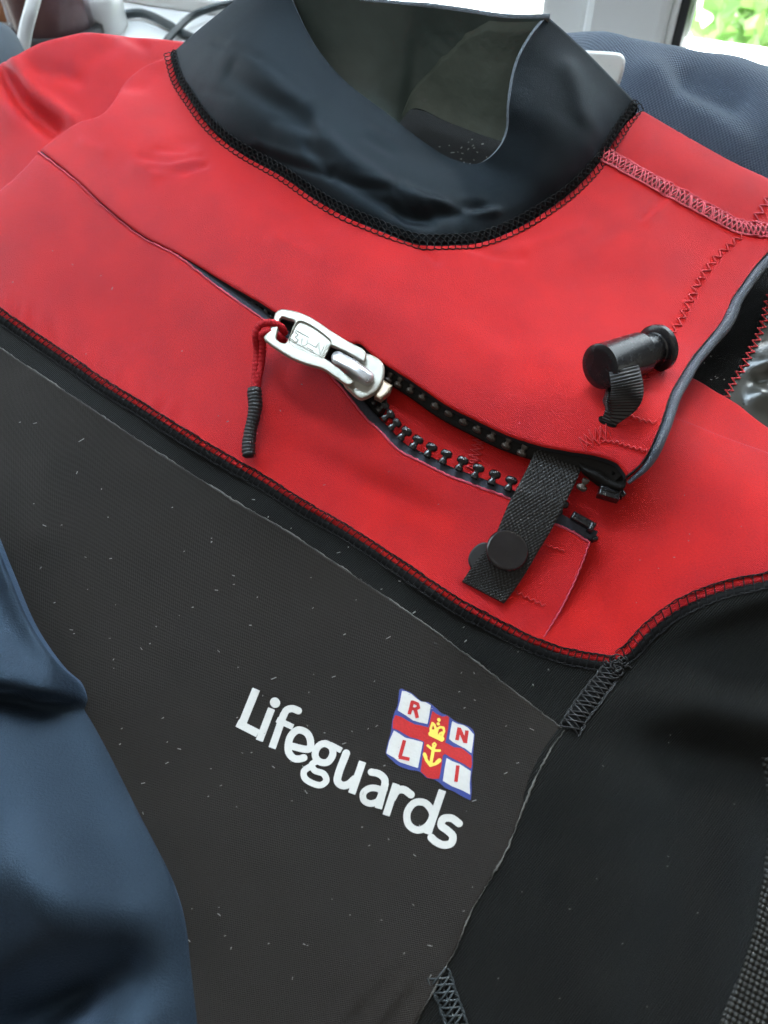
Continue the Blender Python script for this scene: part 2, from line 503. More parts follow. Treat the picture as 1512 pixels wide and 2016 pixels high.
def panel(name, P, Hf, mats, parent, step=2.2, thick=2.6, rr=0.9, label=None, edge_noise=0.0, extra=None, bottom=True):
    P = A(P, float)
    if edge_noise:
        P = P + rng.normal(0, edge_noise, P.shape)
    u, v, _ = surf(P, Hf)
    O = np.stack([u, v], 1)
    keep = np.linalg.norm(O - np.roll(O, 1, 0), axis=1) > 0.25
    O = O[keep]
    if ((O[:, 0] * np.roll(O[:, 1], -1)) - (np.roll(O[:, 0], -1) * O[:, 1])).sum() < 0:
        O = O[::-1]
    lo, hi = O.min(0), O.max(0)
    gx, gy = np.meshgrid(np.arange(lo[0], hi[0], step), np.arange(lo[1], hi[1], step * .866))
    gx = gx + (np.arange(gx.shape[0])[:, None] % 2) * step / 2
    G = np.stack([gx.ravel(), gy.ravel()], 1)
    G = G[inside(G[:, 0], G[:, 1], O)]
    Pd = O
    dG = dist_poly(G[:, 0], G[:, 1], Pd, True)
    G = G[dG > 1.5]
    # inset rings so that the edge can roll over
    Tn = np.roll(O, -1, 0) - np.roll(O, 1, 0)
    Tn /= np.linalg.norm(Tn, axis=1)[:, None] + 1e-9
    Nn = np.stack([-Tn[:, 1], Tn[:, 0]], 1)
    rings = []
    for off in (0.3, 0.95):
        Rg = O + Nn * off
        dr = dist_poly(Rg[:, 0], Rg[:, 1], Pd, True)
        Rg = Rg[(dr > off * .8) & inside(Rg[:, 0], Rg[:, 1], O)]
        rings.append(Rg)
    allv = np.vstack([O] + rings + [G])
    if extra is not None:
        allv = np.vstack([allv, extra])
    res = delaunay_2d_cdt([Vector(p) for p in allv], [], [list(range(len(O)))], 1, 1e-4)
    V2 = A([tuple(p) for p in res[0]])
    F = [tuple(f) for f in res[2]]
    d = dist_poly(V2[:, 0], V2[:, 1], Pd, True)
    bx, by = proj(V2[:, 0], V2[:, 1], np.zeros(len(V2)))
    h = Hf(bx, by)
    dd = np.clip(rr - d, 0, rr)
    h = h - (rr - np.sqrt(np.maximum(rr * rr - dd * dd, 0)))
    nv = len(V2)
    W = world_mm(V2[:, 0], V2[:, 1], h)
    uv = V2 / 10.
    # find boundary edges
    cnt = {}
    F2 = []
    for f in F:
        a = V2[list(f)]
        if ((a[1, 0] - a[0, 0]) * (a[2, 1] - a[0, 1]) - (a[1, 1] - a[0, 1]) * (a[2, 0] - a[0, 0])) < 0:
            f = f[::-1]
        F2.append(f)
        for i in range(len(f)):
            e = (f[i], f[(i + 1) % len(f)])
            k = (min(e), max(e))
            cnt[k] = None if k in cnt else e
    B = [e for e in cnt.values() if e is not None]
    WB = world_mm(V2[:, 0], V2[:, 1], h - thick)
    verts = np.vstack([W, WB])
    uvs = np.vstack([uv, uv])
    faces = list(F2)
    mi = [0] * len(F2)
    if bottom:
        faces += [tuple(i + nv for i in f[::-1]) for f in F2]
        mi += [2 if len(mats) > 2 else 0] * len(F2)
    bi = sorted({i for e in B for i in e})
    m = {b: 2 * nv + k for k, b in enumerate(bi)}
    m2 = {b: 2 * nv + len(bi) + k for k, b in enumerate(bi)}
    verts = np.vstack([verts, W[bi], WB[bi]])
    uvs = np.vstack([uvs, uv[bi], uv[bi]])
    for (a, b) in B:
        faces.append((m[b], m[a], m2[a], m2[b]))
        mi.append(1)
    o = mesh_obj(name, verts, faces, list(mats), parent, True, mi, uvs)
    if label:
        o['label'] = label
    return o

# ---------------------------------------------------------------- the wetsuit
suit = thing('wetsuit', 'red and black lifeguard wetsuit lying with its chest zip half open', 'wetsuit')
RED = [M['red'], M['foam'], M['foam']]
BLK = [M['black'], M['foam'], M['foam']]

def rev(P):
    return P[::-1]

out = loop(rev(SEAM_LOW), [(-140, 512), (-140, 640)], [(-140, 640)] + [tuple(p + A([-8, 14])) for p in GREY_TOP[4::6]] + [(1100, 1455)], [(1100, 1455), (1125, 1420), (1200, 1305)])
panel('chest_strip', out, lambda x, y: base(x, y), BLK, suit)
out = loop(SEAM_RIGHT, [(1650, 1118), (1650, 2130)], [(1650, 2130), (740, 2130)], [tuple(p + A([-14, -4])) for p in rev(GREY_RIGHT)], [(1098, 1434), (1125, 1420), (1200, 1305)])
panel('side_panel', out, h_black, BLK, suit)
out = loop(GREY_TOP, GREY_RIGHT, [(765, 2120), (250, 2140)], [(250, 2140), (200, 1700), (60, 1350), (-140, 1000)], [(-140, 1000), (-140, 590)])
M['grey'] = M['black']
NTg = NT('coated_chest_fabric')
_uv = uvnode(NTg, -0.18)
_w = NTg.n('ShaderNodeTexWave', Scale=6.0, Distortion=0.4, Detail=1.0); _w.bands_direction = 'Y'
NTg.l(_uv, _w.inputs['Vector'])
_w2 = NTg.n('ShaderNodeTexWave', Scale=4.5, Distortion=0.5, Detail=1.0)
NTg.l(_uv, _w2.inputs['Vector'])
_n = NTg.n('ShaderNodeTexNoise', Scale=45.0, Detail=3.0); NTg.l(_uv, _n.inputs['Vector'])
_n2 = NTg.n('ShaderNodeTexNoise', Scale=0.35, Detail=3.0); NTg.l(_uv, _n2.inputs['Vector'])
NTg.mixc(NTg.math('ADD', NTg.math('MULTIPLY', _n.outputs[0], .5), NTg.math('MULTIPLY', _n2.outputs[0], .5)), (0.0070, 0.0050, 0.0036), (0.0165, 0.0122, 0.0090))
NTg.bump(NTg.math('ADD', NTg.math('ADD', _w.outputs[0], NTg.math('MULTIPLY', _w2.outputs[0], .5)), NTg.math('MULTIPLY', _n.outputs[0], .6)), 0.00012)
NTg.set(Roughness=0.5, Specular_IOR_Level=0.15, Sheen_Weight=0.03)
M['grey'] = NTg.m
M['glue'] = plain('pale_glue_edge', (0.085, 0.082, 0.073), 0.6, noise=.6, nscale=250, bump=.0003)
panel('coated_chest_panel', out, h_grey, [M['grey'], M['glue'], M['foam']], suit, thick=0.75, rr=0.35)

out = loop(SLEEVE_EDGE, [(398, 2140), (-150, 2140)], [(-150, 2140), (-150, 830)], [(-150, 830), (-140, 830)])
panel('folded_sleeve', out, h_sleeve, [M['sleeve'], M['sleeve'], M['foam']], suit, thick=6, rr=4.0)

out = loop(ZIP_LOW, BAND_END, rev(SEAM_LOW[:-16]), [SEAM_LOW[0], (-140, 455)], BAND_L)
panel('lower_zip_panel', out, h_band, [M['red'], M['foam'], M['foam']], suit, step=1.6, edge_noise=0.25)

RT = spline([(600, 640), (800, 700), (1000, 740), (1200, 790), (1337, 823), (1423, 857), (1512, 889), (1650, 945)])
out = loop(RT, [(1650, 945), (1650, 1118)], rev(SEAM_RIGHT), [(1200, 1305), (1120, 1291), (1040, 1262)], [(1040, 1262), (900, 1080), (600, 800)], [(600, 800), (600, 640)])
panel('inner_chest_panel', out, h_right, RED, suit)
out = loop([(1230, 690), (1369, 745), (1411, 770), (1452, 794), (1495, 828), (1650, 930)], [(1650, 930), (1650, 1010)], [(1650, 1010), (1230, 880)], [(1230, 880), (1230, 690)])
panel('inner_shoulder_panel', out, lambda x, y: base(x, y) - 8.0 - 3 * ss((900 - y) / 160), RED, suit)

out = loop(rev(FLAP_LOW), RIDGE_L[::-1], NECK[:-22], [NECK[-23], (1190, 305)], SHOULDER, [(1650, 470), (1650, 385)], rev(PIPE), [(1233, 940), (1233, 932)])
panel('chest_flap', out, h_flap, [M['red'], M['foam'], M['smooth_skin']], suit, step=1.5, edge_noise=0.2)

out = loop(SHOULDER, [(1650, 470), (1650, 425)], [(1650, 425), (1512, 347), (1455, 321), (1355, 266), (1262, 212)], [(1262, 212), (1230, 243), (1200, 288), (1190, 305)])
panel('shoulder_panel', out, h_shoulder, RED, suit, rr=2.0)

out = loop([(-150, 190), (0, 117), (32, 102), (79, 79), (127, 67), (165, 60), (203, 62), (254, 68), (317, 73), (368, 79), (470, 95)], [(470, 95), (430, 260)], [(430, 260), (180, 420), (-150, 600)], [(-150, 600), (-150, 190)])
panel('back_shoulder_panel', out, h_lsh, RED, suit, rr=2.4)

# the black inside seen past the piped edge
out = loop([(1290, 640), (1650, 300)], [(1650, 300), (1650, 1000)], [(1650, 1000), (1290, 800)], [(1290, 800), (1290, 640)])
panel('inner_lining', out, lambda x, y: base(x, y) - 17, [M['black'], M['foam']], suit)
ZIGR = spline([(1525, 560), (1511, 594), (1504, 632), (1492, 663), (1480, 687), (1469, 711), (1447, 747), (1425, 790)])
M['olive'] = plain('shiny_inner_skin', (0.030, 0.029, 0.022), 0.3, 0.5, noise=.3, nscale=60, bump=0.0006)
def h_olive(x, y):
    return base(x, y) - 12 + 5 * gs(dist_poly(x, y, [(1500, 740), (1540, 720)]), 30) + 4 * gs(dist_poly(x, y, [(1480, 800), (1540, 830)]), 22) - 3 * gs(dist_poly(x, y, [(1480, 765), (1530, 752)]), 12)
out = loop([(1525, 560), (1650, 560)], [(1650, 560), (1650, 1000)], [(1650, 1000), (1425, 840)], [(1425, 840), (1425, 790)], rev(ZIGR))
panel('inner_skin_panel', out, h_olive, [M['olive'], M['foam']], suit, thick=1.2)
# ---------------------------------------------------------------- collar
def P3(q):
    q = A(q, float)
    u, v = unproj(q[:, 0], q[:, 1], q[:, 2])
    return np.stack([u, v, q[:, 2]], 1)            # mm in plane frame
def to_w(p):
    return world_mm(p[..., 0], p[..., 1], p[..., 2])

cb = NECK  # base of the collar follows the neck seam
cu, cv, chh = surf(NECK, h_flap, -0.8)
s_arr = np.r_[0, np.cumsum(np.hypot(np.diff(cu), np.diff(cv)))]; s_arr /= s_arr[-1]
NS, NTt = 240, 48
sv = np.linspace(0, 1, NS)
basep = np.stack([np.interp(sv, s_arr, k) for k in (cu, cv, chh)], 1)
bpx = np.stack(proj(basep[:, 0], basep[:, 1], basep[:, 2]), 1)
# rim control: fraction along the seam, pixel, height
RIMC = A([(0.00, 556, -70, 60), (0.10, 566, -25, 56), (0.20, 586, 25, 51), (0.30, 622, 92, 46), (0.40, 672, 152, 41), (0.50, 748, 213, 36), (0.60, 828, 276, 31),
          (0.68, 890, 314, 29), (0.735, 940, 323, 30), (0.78, 978, 298, 35), (0.82, 999, 258, 40), (0.86, 1003, 205, 46), (0.91, 1018, 125, 52), (0.955, 1045, 72, 56), (1.0, 1078, 30, 58)])
rim_s = spline(RIMC, 12)
rimq = np.stack([np.interp(sv, rim_s[:, 0], rim_s[:, k]) for k in (1, 2, 3)], 1)
rimp = P3(rimq)
# mid bulge control: pixel offsets are implied by heights; two inner control points
tt = np.linspace(0, 1, NTt)
Gc = np.zeros((NS, NTt, 3))
for i in range(NS):
    b, r = basep[i], rimp[i]
    d = r - b
    e = 1 - abs(2 * sv[i] - 1) ** 1.8
    c1 = b + d * (0.22 - .09 * e); c1[2] = b[2] + (r[2] - b[2]) * (0.24 + 0.54 * e) + 2.5 * e
    c2 = b + d * (0.66 - .10 * e); c2[2] = b[2] + (r[2] - b[2]) * (0.68 + 0.38 * e) + 2.0 * e
    t = tt[:, None]
    Gc[i] = (1 - t) ** 3 * b + 3 * (1 - t) ** 2 * t * c1 + 3 * (1 - t) * t * t * c2 + t ** 3 * r
# creases on the collar
SS, TT = np.meshgrid(sv, tt, indexing='ij')
def crease(s0, t0, s1, t1, w, a):
    return a * gs(dist_poly(SS * 4, TT, [(s0 * 4, t0), (s1 * 4, t1)]).reshape(SS.shape), w)
Gc[..., 2] += crease(.38, .34, .56, .26, .07, -1.8) + crease(.40, .50, .60, .40, .08, 1.6) + crease(.14, .5, .34, .62, .1, 1.2) + crease(.18, .42, .36, .50, .08, -1.5) \
    + crease(.54, .28, .66, .40, .06, -1.6) + crease(.57, .46, .68, .30, .05, 1.3) + crease(.88, .2, .94, .6, .12, 1.2)
Gc[..., 2] += 1.2 * vnoise(SS * 9, TT * 3) * (TT > 0.02)
gpx, gpy = proj(Gc[..., 0], Gc[..., 1], Gc[..., 2])
for (P, w, a) in (([(425, 85), (470, 95), (508, 112)], 8, -.9), ([(500, 296), (560, 320), (650, 347)], 7, -1.3), ([(505, 282), (565, 303), (650, 328)], 9, 1.0), ([(648, 347), (700, 366), (760, 374)], 7, -1.1),
                  ([(655, 330), (710, 350), (765, 356)], 9, .7), ([(600, 300), (680, 325)], 12, .6), ([(778, 372), (815, 420), (850, 442)], 7, -1.2), ([(800, 365), (842, 412)], 8, 1.0), ([(755, 396), (820, 432)], 7, -.8),
                  ([(400, 175), (455, 190)], 8, -.6), ([(470, 140), (560, 190)], 14, .8), ([(520, 120), (600, 185)], 12, -.7), ([(540, 235), (640, 262)], 10, -.6), ([(720, 270), (770, 300)], 9, -.7), ([(730, 258), (785, 288)], 10, .7), ([(1120, 130), (1150, 230)], 16, .8)):
    Gc[..., 2] += .62 * a * gs(dist_poly(gpx, gpy, P), w).reshape(gpx.shape)
# rows running round behind at each end
def wrap(col, sx):
    rows = []
    for k in range(1, 7):
        c = col.copy()
        a = k / 6 * math.pi * .55
        c[:, 0] += sx * 9 * math.sin(a)
        c[:, 1] += 5 * (1 - math.cos(a)) + .6 * k
        c[:, 2] -= 22 * (1 - math.cos(a)) + 2.5 * k
        rows.append(c)
    return rows
left = wrap(Gc[0], -0.2)[::-1]
right = wrap(Gc[-1], 0.2)
G = np.stack(left + [Gc[i] for i in range(NS)] + right, 0)
n, m = G.shape[:2]
Wt = to_w(G)
# inward normals for the thickness
nu = np.gradient(Wt, axis=0); nt_ = np.gradient(Wt, axis=1)
nn = np.cross(nu, nt_); nn /= np.linalg.norm(nn, axis=2)[..., None] + 1e-12
if (nn[..., 2].mean()) < 0:
    nn = -nn
Wi = Wt - nn * 0.0026
L = (np.arange(n) / n * 24)[:, None] * np.ones((1, m))
UVc = np.stack([L, np.ones((n, 1)) * tt * 7], 2)
mb = MB()
mb.grid(Wt, UVc)
co = mb.build('collar', M['collar'], suit)
mb = MB(); mb.grid(Wi, UVc); mb.build('lining', M['smooth_skin'], co)
# cut edge of the rim: a rounded strip joining outer and inner skin
mb = MB()
e0, e1 = Wt[:, -1], Wi[:, -1]
up = (Wt[:, -1] - Wt[:, -2]); up /= np.linalg.norm(up, axis=1)[:, None]
mid = [(e0 * (1 - k) + e1 * k) + up * 0.0009 * math.sin(k * math.pi) for k in (0, .15, .5, .85, 1)]
mb.grid(np.stack(mid, 1))
M['rim_edge'] = plain('collar_cut_edge', (0.10, 0.12, 0.14), 0.8, noise=.5, nscale=900)
mb.build('rim_edge', M['rim_edge'], co)

# back half of the collar: inner face towards us
BR = A([(0, 520, -80, 60), (.12, 590, -18, 56), (.3, 690, -2, 53), (.5, 800, 10, 52), (.7, 900, 22, 53), (.88, 1000, 36, 56), (1, 1082, 36, 58)])
BB = A([(0, 500, 120, 30), (.2, 620, 220, 20), (.4, 715, 275, 14), (.5, 775, 255, 13), (.57, 812, 212, 14), (.7, 880, 238, 12), (.85, 960, 268, 12), (1, 1040, 290, 12)])
nb = 90
sb = np.linspace(0, 1, nb)
br, bb_ = spline(BR, 10), spline(BB, 10)
br = P3(np.stack([np.interp(sb, br[:, 0], br[:, k]) for k in (1, 2, 3)], 1))
bb2 = P3(np.stack([np.interp(sb, bb_[:, 0], bb_[:, k]) for k in (1, 2, 3)], 1))
tb = np.linspace(0, 1, 60)
Gb = np.zeros((nb, 60, 3))
for i in range(nb):
    t = tb[:, None]
    c = (bb2[i] + br[i]) / 2 + A([0, 10, -10])
    Gb[i] = (1 - t) ** 2 * bb2[i] + 2 * (1 - t) * t * c + t * t * br[i]
S2, T2 = np.meshgrid(sb, tb, indexing='ij')
msk = ss((S2 - .50) / .18) * ss((1.0 - T2) / .25) * ss(T2 / .12)
wr = .55 * vnoise(S2 * 30 + T2 * 9 + 3, T2 * 7) + .45 * vnoise(S2 * 70 - T2 * 20, T2 * 12 + 7)
Gb[..., 2] += 1.5 * msk * wr
Gb[..., 1] += 1.0 * msk * wr
Gb[..., 2] += 5 * gs(T2 - .45, .25) * ss((S2 - .45) / .25)
Wb = to_w(Gb)
mb = MB(); mb.grid(Wb[:, ::-1], np.stack([S2 * 20, T2 * 8], 2))
bcol = mb.build('collar_back', M['shaded_lining'], suit)
# creased lining inside the neck, paler because its lit tone is in the colour
sf = np.linspace(.53, .985, 70); tf = np.linspace(0, 1, 44)
tm = np.interp(sf, [.53, .56, .62, .68, .74, .82, 1], [.05, .17, .34, .56, .82, .96, .975])
from_grid = lambda s, t: np.stack([(lambda a, b, fa, fb, k: (Gb[a, b, k] * (1 - fa) + Gb[a + 1, b, k] * fa) * (1 - fb) + (Gb[a, b + 1, k] * (1 - fa) + Gb[a + 1, b + 1, k] * fa) * fb)(np.minimum((s * (nb - 1)).astype(int), nb - 2), np.minimum((t * 59).astype(int), 58), s * (nb - 1) - np.minimum((s * (nb - 1)).astype(int), nb - 2), t * 59 - np.minimum((t * 59).astype(int), 58), k) for k in range(3)], -1)
Sf, Tf = sf[:, None] + 0 * tf, tm[:, None] * tf[None]
Gf = from_grid(Sf, Tf)
Gf[..., 1] -= 1.3 * ss((1 - tf)[None] / .06 ); Gf[..., 2] += .5
mb = MB(); mb.grid(to_w(Gf)[:, ::-1], np.stack([Sf * 20, Tf * 8], 2))
mb.build('lit_neck_fold', M['lit_lining'], bcol)
nu = np.gradient(Wb, axis=0); nt_ = np.gradient(Wb, axis=1)
nn = np.cross(nu, nt_); nn /= np.linalg.norm(nn, axis=2)[..., None] + 1e-12
nn *= np.sign((nn @ A([0, 1.0, 0])).mean())
Wo = Wb + nn * 0.0026
mb = MB(); mb.grid(Wo, np.stack([S2 * 20, T2 * 8], 2)); mb.build('outer_face', M['collar'], bcol)
mb = MB()
e0, e1 = Wb[:, -1], Wo[:, -1]
up = Wb[:, -1] - Wb[:, -2]; up /= np.linalg.norm(up, axis=1)[:, None]
mb.grid(np.stack([(e0 * (1 - k) + e1 * k) + up * .0009 * math.sin(k * math.pi) for k in (0, .15, .5, .85, 1)], 1))
mb.build('rim_edge', M['rim_edge'], bcol)
mb = MB()
mb.grid(np.stack([Wb[:, 0], Wo[:, 0]], 1)); mb.build('lower_edge', M['foam'], bcol)

M['edge_tape'] = plain('black_seam_edge', (0.006, 0.006, 0.006), 0.8, 0.08, noise=.3)
# dark inside of the back, below the collar
out = loop([(420, 120), (1200, 120)], [(1200, 120), (1200, 420)], [(1200, 420), (420, 420)], [(420, 420), (420, 120)])
panel('inner_back', out, lambda x, y: base(x, y) - 14, [M['black'], M['foam']], suit, bottom=False)

# ---------------------------------------------------------------- what it lies on and what stands behind
def h_bag(x, y):
    h = -26 + 0 * x
    t = ss((x - 950) / 250) * ss((620 - y) / 420)
    h = h + 30 * t + 16 * gs(dist_poly(x, y, [(1180, 160), (1420, 220), (1600, 300)]), 110) * ss((x - 1000) / 150)
    h = h + 2.5 * vnoise(x / 70., y / 70.) - 7 * gs(dist_poly(x, y, [(1330, 220), (1420, 250)]), 30) + 4 * gs(dist_poly(x, y, [(1250, 210), (1440, 320)]), 26)
    return h
NTb = NT('navy_ribbed_cloth')
_uv = uvnode(NTb, -0.35)
_w = NTb.n('ShaderNodeTexWave', Scale=3.4, Distortion=0.8, Detail=1.0); NTb.l(_uv, _w.inputs['Vector'])
_w.bands_direction = 'Y'
_w2 = NTb.n('ShaderNodeTexWave', Scale=2.4, Distortion=0.8, Detail=1.0); NTb.l(_uv, _w2.inputs['Vector'])
NTb.mixc(_w.outputs[0], (0.034, 0.054, 0.092), (0.066, 0.10, 0.158))
NTb.bump(NTb.math('ADD', _w.outputs[0], NTb.math('MULTIPLY', _w2.outputs[0], .7)), 0.0003)
NTb.set(Roughness=0.6, Sheen_Weight=0.7, Sheen_Roughness=0.4, Sheen_Tint=(.7, .85, 1, 1))
M['navy'] = NTb.m
out = loop([(1040, 60), (1099, 48), (1154, 45), (1204, 50), (1254, 63), (1320, 75), (1380, 88), (1455, 100), (1512, 120), (1700, 170)], [(1700, 170), (1800, 2250)], [(1800, 2250), (-300, 2250)], [(-300, 2250), (-260, 300)], [(-260, 300), (200, 130), (700, 60), (1040, 60)], step=14)
bag = panel('holdall_bag', out, h_bag, [M['navy'], M['navy']], None, step=5, thick=60, rr=9)
tag(bag, 'navy ribbed cloth bag lying under the wetsuit, showing behind the collar at upper right', 'bag')

# ---------------------------------------------------------------- stitching
def uvpath(path, Hf, step):
    u, v, h = surf(path, Hf)
    P = resample(np.stack([u, v], 1), step)
    T = np.gradient(P, axis=0); T /= np.linalg.norm(T, axis=1)[:, None] + 1e-9
    return P, T, np.stack([-T[:, 1], T[:, 0]], 1)

def drop(P2, Hf, lift):
    P2 = A(P2, float)
    bx, by = proj(P2[:, 0], P2[:, 1], np.zeros(len(P2)))
    return world_mm(P2[:, 0], P2[:, 1], Hf(bx, by) + lift)

def seam(name, path, Hf, a, b, pitch, mat, r=0.30, slant=0.35, rails=(0.0, 1.0), parent=None, arch=0.55, cross=False, loops=True):
    """thread rungs from offset a to offset b across a seam, with looped chains along it"""
    P, T, Nn = uvpath(path, Hf, pitch)
    mb = MB()
    t = np.linspace(0, 1, 8)
    pts2, lifts, cuts = [], [], []
    for i in range(len(P)):
        j = rng.normal(0, .22 if cross else .13, 4)
        aa, bb = a + j[0] * .7, b + j[1] * .7
        off = aa + (bb - aa) * t
        sl = (slant * (t - .5) + j[2] * .5) * pitch
        pts2.append(P[i] + off[:, None] * Nn[i] + sl[:, None] * T[i])
        lifts.append(r * .6 + arch * np.sin(math.pi * t))
        if cross:
            pts2.append(P[i] + off[:, None] * Nn[i] - (sl * 1.6)[:, None] * T[i])
            lifts.append(r * .6 + arch * 1.2 * np.sin(math.pi * t))
        if loops:   # little locking loops at both edges
            for e, o in ((aa, -1), (bb, 1)):
                w = np.linspace(0, math.pi, 8)
                pts2.append(P[i] + (e + o * .35 * np.sin(w))[:, None] * Nn[i] + (pitch * .55 * np.cos(w))[:, None] * T[i])
                lifts.append(np.full(8, r * .8 + abs(j[3])))
    W = drop(np.vstack(pts2), Hf, np.concatenate(lifts)).reshape(-1, 8, 3)
    for w in W:
        mb.tube(w, r * .001, 5, cap=False)
    D, DT, DN = uvpath(path, Hf, pitch / 5)
    for f in rails:
        o = a + (b - a) * f
        k = np.arange(len(D))
        wv = o + .28 * np.sin(k / 5 * 2 * math.pi) + rng.normal(0, .03, len(D))
        mb.tube(drop(D + wv[:, None] * DN, Hf, r * .9 + .15 * np.cos(k / 5 * 2 * math.pi)), r * .001, 5)
    return mb.build(name, mat, parent or suit, kind='stuff')

def zigzag(name, path, Hf, amp, pitch, mat, r=0.25, parent=None):
    P, T, Nn = uvpath(path, Hf, pitch / 2)
    pts, n = [], len(P)
    for i in range(n):
        s = amp * (1 if i % 2 else -1) + rng.normal(0, amp * .08)
        pts.append(P[i] + s * Nn[i] + T[i] * rng.normal(0, pitch * .04))
    Q = resample(A(pts), pitch / 9)
    ph = np.linspace(0, (n - 1) * math.pi, len(Q))
    mb = MB()
    mb.tube(drop(Q, Hf, r * .5 + .30 * np.abs(np.cos(ph + math.pi / 2))), r * .001, 5)
    return mb.build(name, mat, parent or suit, kind='stuff')

def tape(name, path, Hf, a, b, lift, mat, parent=None, step=1.5, thick=0.5, k=6):
    """flat strip following a path, from offset a to offset b"""
    P, T, Nn = uvpath(path, Hf, step)
    t = np.linspace(0, 1, k)
    off = a + (b - a) * t
    P2 = (P[:, None] + off[None, :, None] * Nn[:, None]).reshape(-1, 2)
    lf = lift if callable(lift) else (lambda t: np.full_like(t, lift))
    W = drop(P2, Hf, np.tile(lf(t), len(P))).reshape(len(P), k, 3)
    Wb = W - Na * thick * .001
    G = np.concatenate([W, Wb[:, ::-1], W[:, :1]], 1)
    uv = np.zeros(G.shape[:2] + (2,))
    uv[..., 0] = np.arange(len(P))[:, None] * step / 10
    uv[..., 1] = np.r_[t, t[::-1], 0][None] * abs(b - a) / 10
    mb = MB(); mb.grid(G[:, ::-1], uv[:, ::-1])
    return mb.build(name, mat, parent or suit)

def h_stitch_r(x, y):
    return np.maximum(h_black(x, y), h_right(x, y))

def h_low(x, y):
    return np.maximum(base(x, y) + .1, h_band(x, y))
tape('seam_tape', SEAM_LOW, h_low, -2.8, -0.1, lambda t: .2 + .5 * np.sin(math.pi * t), M['edge_tape'])
seam('seam_stitching', SEAM_LOW, h_low, -3.1, 2.1, 2.5, M['thread_black'], r=.23, rails=(0, .52, .985))
tape('seam_tape', SEAM_RIGHT, h_stitch_r, -2.2, -0.1, lambda t: .2 + .4 * np.sin(math.pi * t), M['edge_tape'])
seam('seam_stitching', SEAM_RIGHT[6:], h_stitch_r, -2.5, 3.0, 3.1, M['thread_black'], r=.24, slant=.5, rails=(0, .45, .985), cross=False)
SIDE = spline([(1205, 1318), (1180, 1352), (1150, 1392), (1124, 1432)])
tape('seam_tape', SIDE, h_black, -3.0, 3.0, lambda t: .2 + .9 * np.sin(math.pi * t), M['edge_tape'])
M['thread_sheen'] = plain('glossy_black_thread', (0.009, 0.009, 0.0095), 0.5, 0.5, noise=.3)
seam('seam_stitching', SIDE, h_black, -3.2, 3.2, 2.2, M['thread_sheen'], r=.30, slant=.9, rails=(0, .5, 1), arch=1.2, cross=True)
# knot where the seams meet
mb = MB()
for k in range(26):
    c = A([1215, 1312]) + rng.normal(0, 9, 2)
    w = np.linspace(0, rng.uniform(2.5, 5.5), 14)
    rr_ = rng.uniform(5, 11)
    q = np.stack([c[0] + rr_ * np.cos(w + k), c[1] + rr_ * .8 * np.sin(w + k)], 1)
    mb.tube(on_surf(q, h_stitch_r, .6 + 1.2 * rng.random() + .5 * np.sin(w * 2)), .0003, 5)
mb.build('seam_knot', M['thread_sheen'], suit, kind='stuff')
SIDE2 = spline([(868, 1922), (880, 1955), (893, 1990), (915, 2060), (940, 2125)])
M['thread_teal'] = plain('dark_teal_thread', (0.018, 0.024, 0.026), 0.5, noise=.4)
seam('seam_stitching', SIDE2, h_black, -3.4, 2.6, 2.2, M['thread_teal'], r=.32, slant=.9, rails=(0, .5, 1), arch=1.1, cross=True)

# neck seam: rungs run from the red flap up on to the collar wall
mb = MB()
nP, nT, nN = uvpath(NECK, h_flap, 2.9)
sl_ = np.linspace(0, 1, len(nP))
colline = []
for i in range(len(nP)):
    fi = sl_[i] * (NS - 1)
    i0 = min(int(fi), NS - 2); fr = fi - i0
    col = Gc[i0] * (1 - fr) + Gc[i0 + 1] * fr
    colline.append(col)
def collar_pt(i, d):
    col = colline[i]
    L = np.r_[0, np.cumsum(np.linalg.norm(np.diff(col, axis=0), axis=1))]
    return A([np.interp(d, L, col[:, k]) for k in range(3)])
def flap_pt(i, off, ds=0.0):
    p = nP[i] + nN[i] * off + nT[i] * ds
    bx, by = proj(p[:1], p[1:], np.zeros(1))
    return A([p[0], p[1], h_flap(bx, by)[0]])
for i in range(len(nP)):
    j = rng.normal(0, .12, 4)
    out_d = A([-nN[i][0] * .8, -nN[i][1] * .8, .6])
    pts = [flap_pt(i, -2.6 + j[0], j[2] - .5) + A([0, 0, .1]), flap_pt(i, -1.7, j[2] - .2) + A([0, 0, .5]), flap_pt(i, -.6) + out_d * .8 + A([0, 0, .6]), collar_pt(i, 1.0) + out_d * 1.0, collar_pt(i, 2.6) + out_d * .7 + A([nT[i][0] * .5, nT[i][1] * .5, 0]), collar_pt(i, 3.8 + j[1]) + out_d * .1]
    mb.tube(to_w(spline(A(pts), 3)), .00021, 5, cap=False)
    if i + 1 < len(nP):
        for (f, g, lift) in ((lambda k: flap_pt(k, -2.5) + A([0, 0, .3]), lambda k: flap_pt(k, -3.1) + A([0, 0, .2]), 0), (lambda k: collar_pt(k, 3.7) + out_d * .4, lambda k: collar_pt(k, 4.3) + out_d * .3, 0), (lambda k: collar_pt(k, .9) + out_d * 1.2, lambda k: collar_pt(k, 1.8) + out_d * 1.2, 0)):
            mb.tube(to_w(spline(A([f(i), (g(i) + g(i + 1)) / 2, f(i + 1)]), 3)), .00025, 5, cap=False)
        for (d0, d1) in ((1.0, 3.6), (3.6, 1.0)):
            mb.tube(to_w(spline(A([collar_pt(i, d0) + out_d * .9, (collar_pt(i, 2.3) + collar_pt(i + 1, 2.3)) / 2 + out_d * 1.1, collar_pt(i + 1, d1) + out_d * .6]), 3)), .00024, 5, cap=False)
mb.build('neck_stitching', M['thread_black'], suit, kind='stuff')

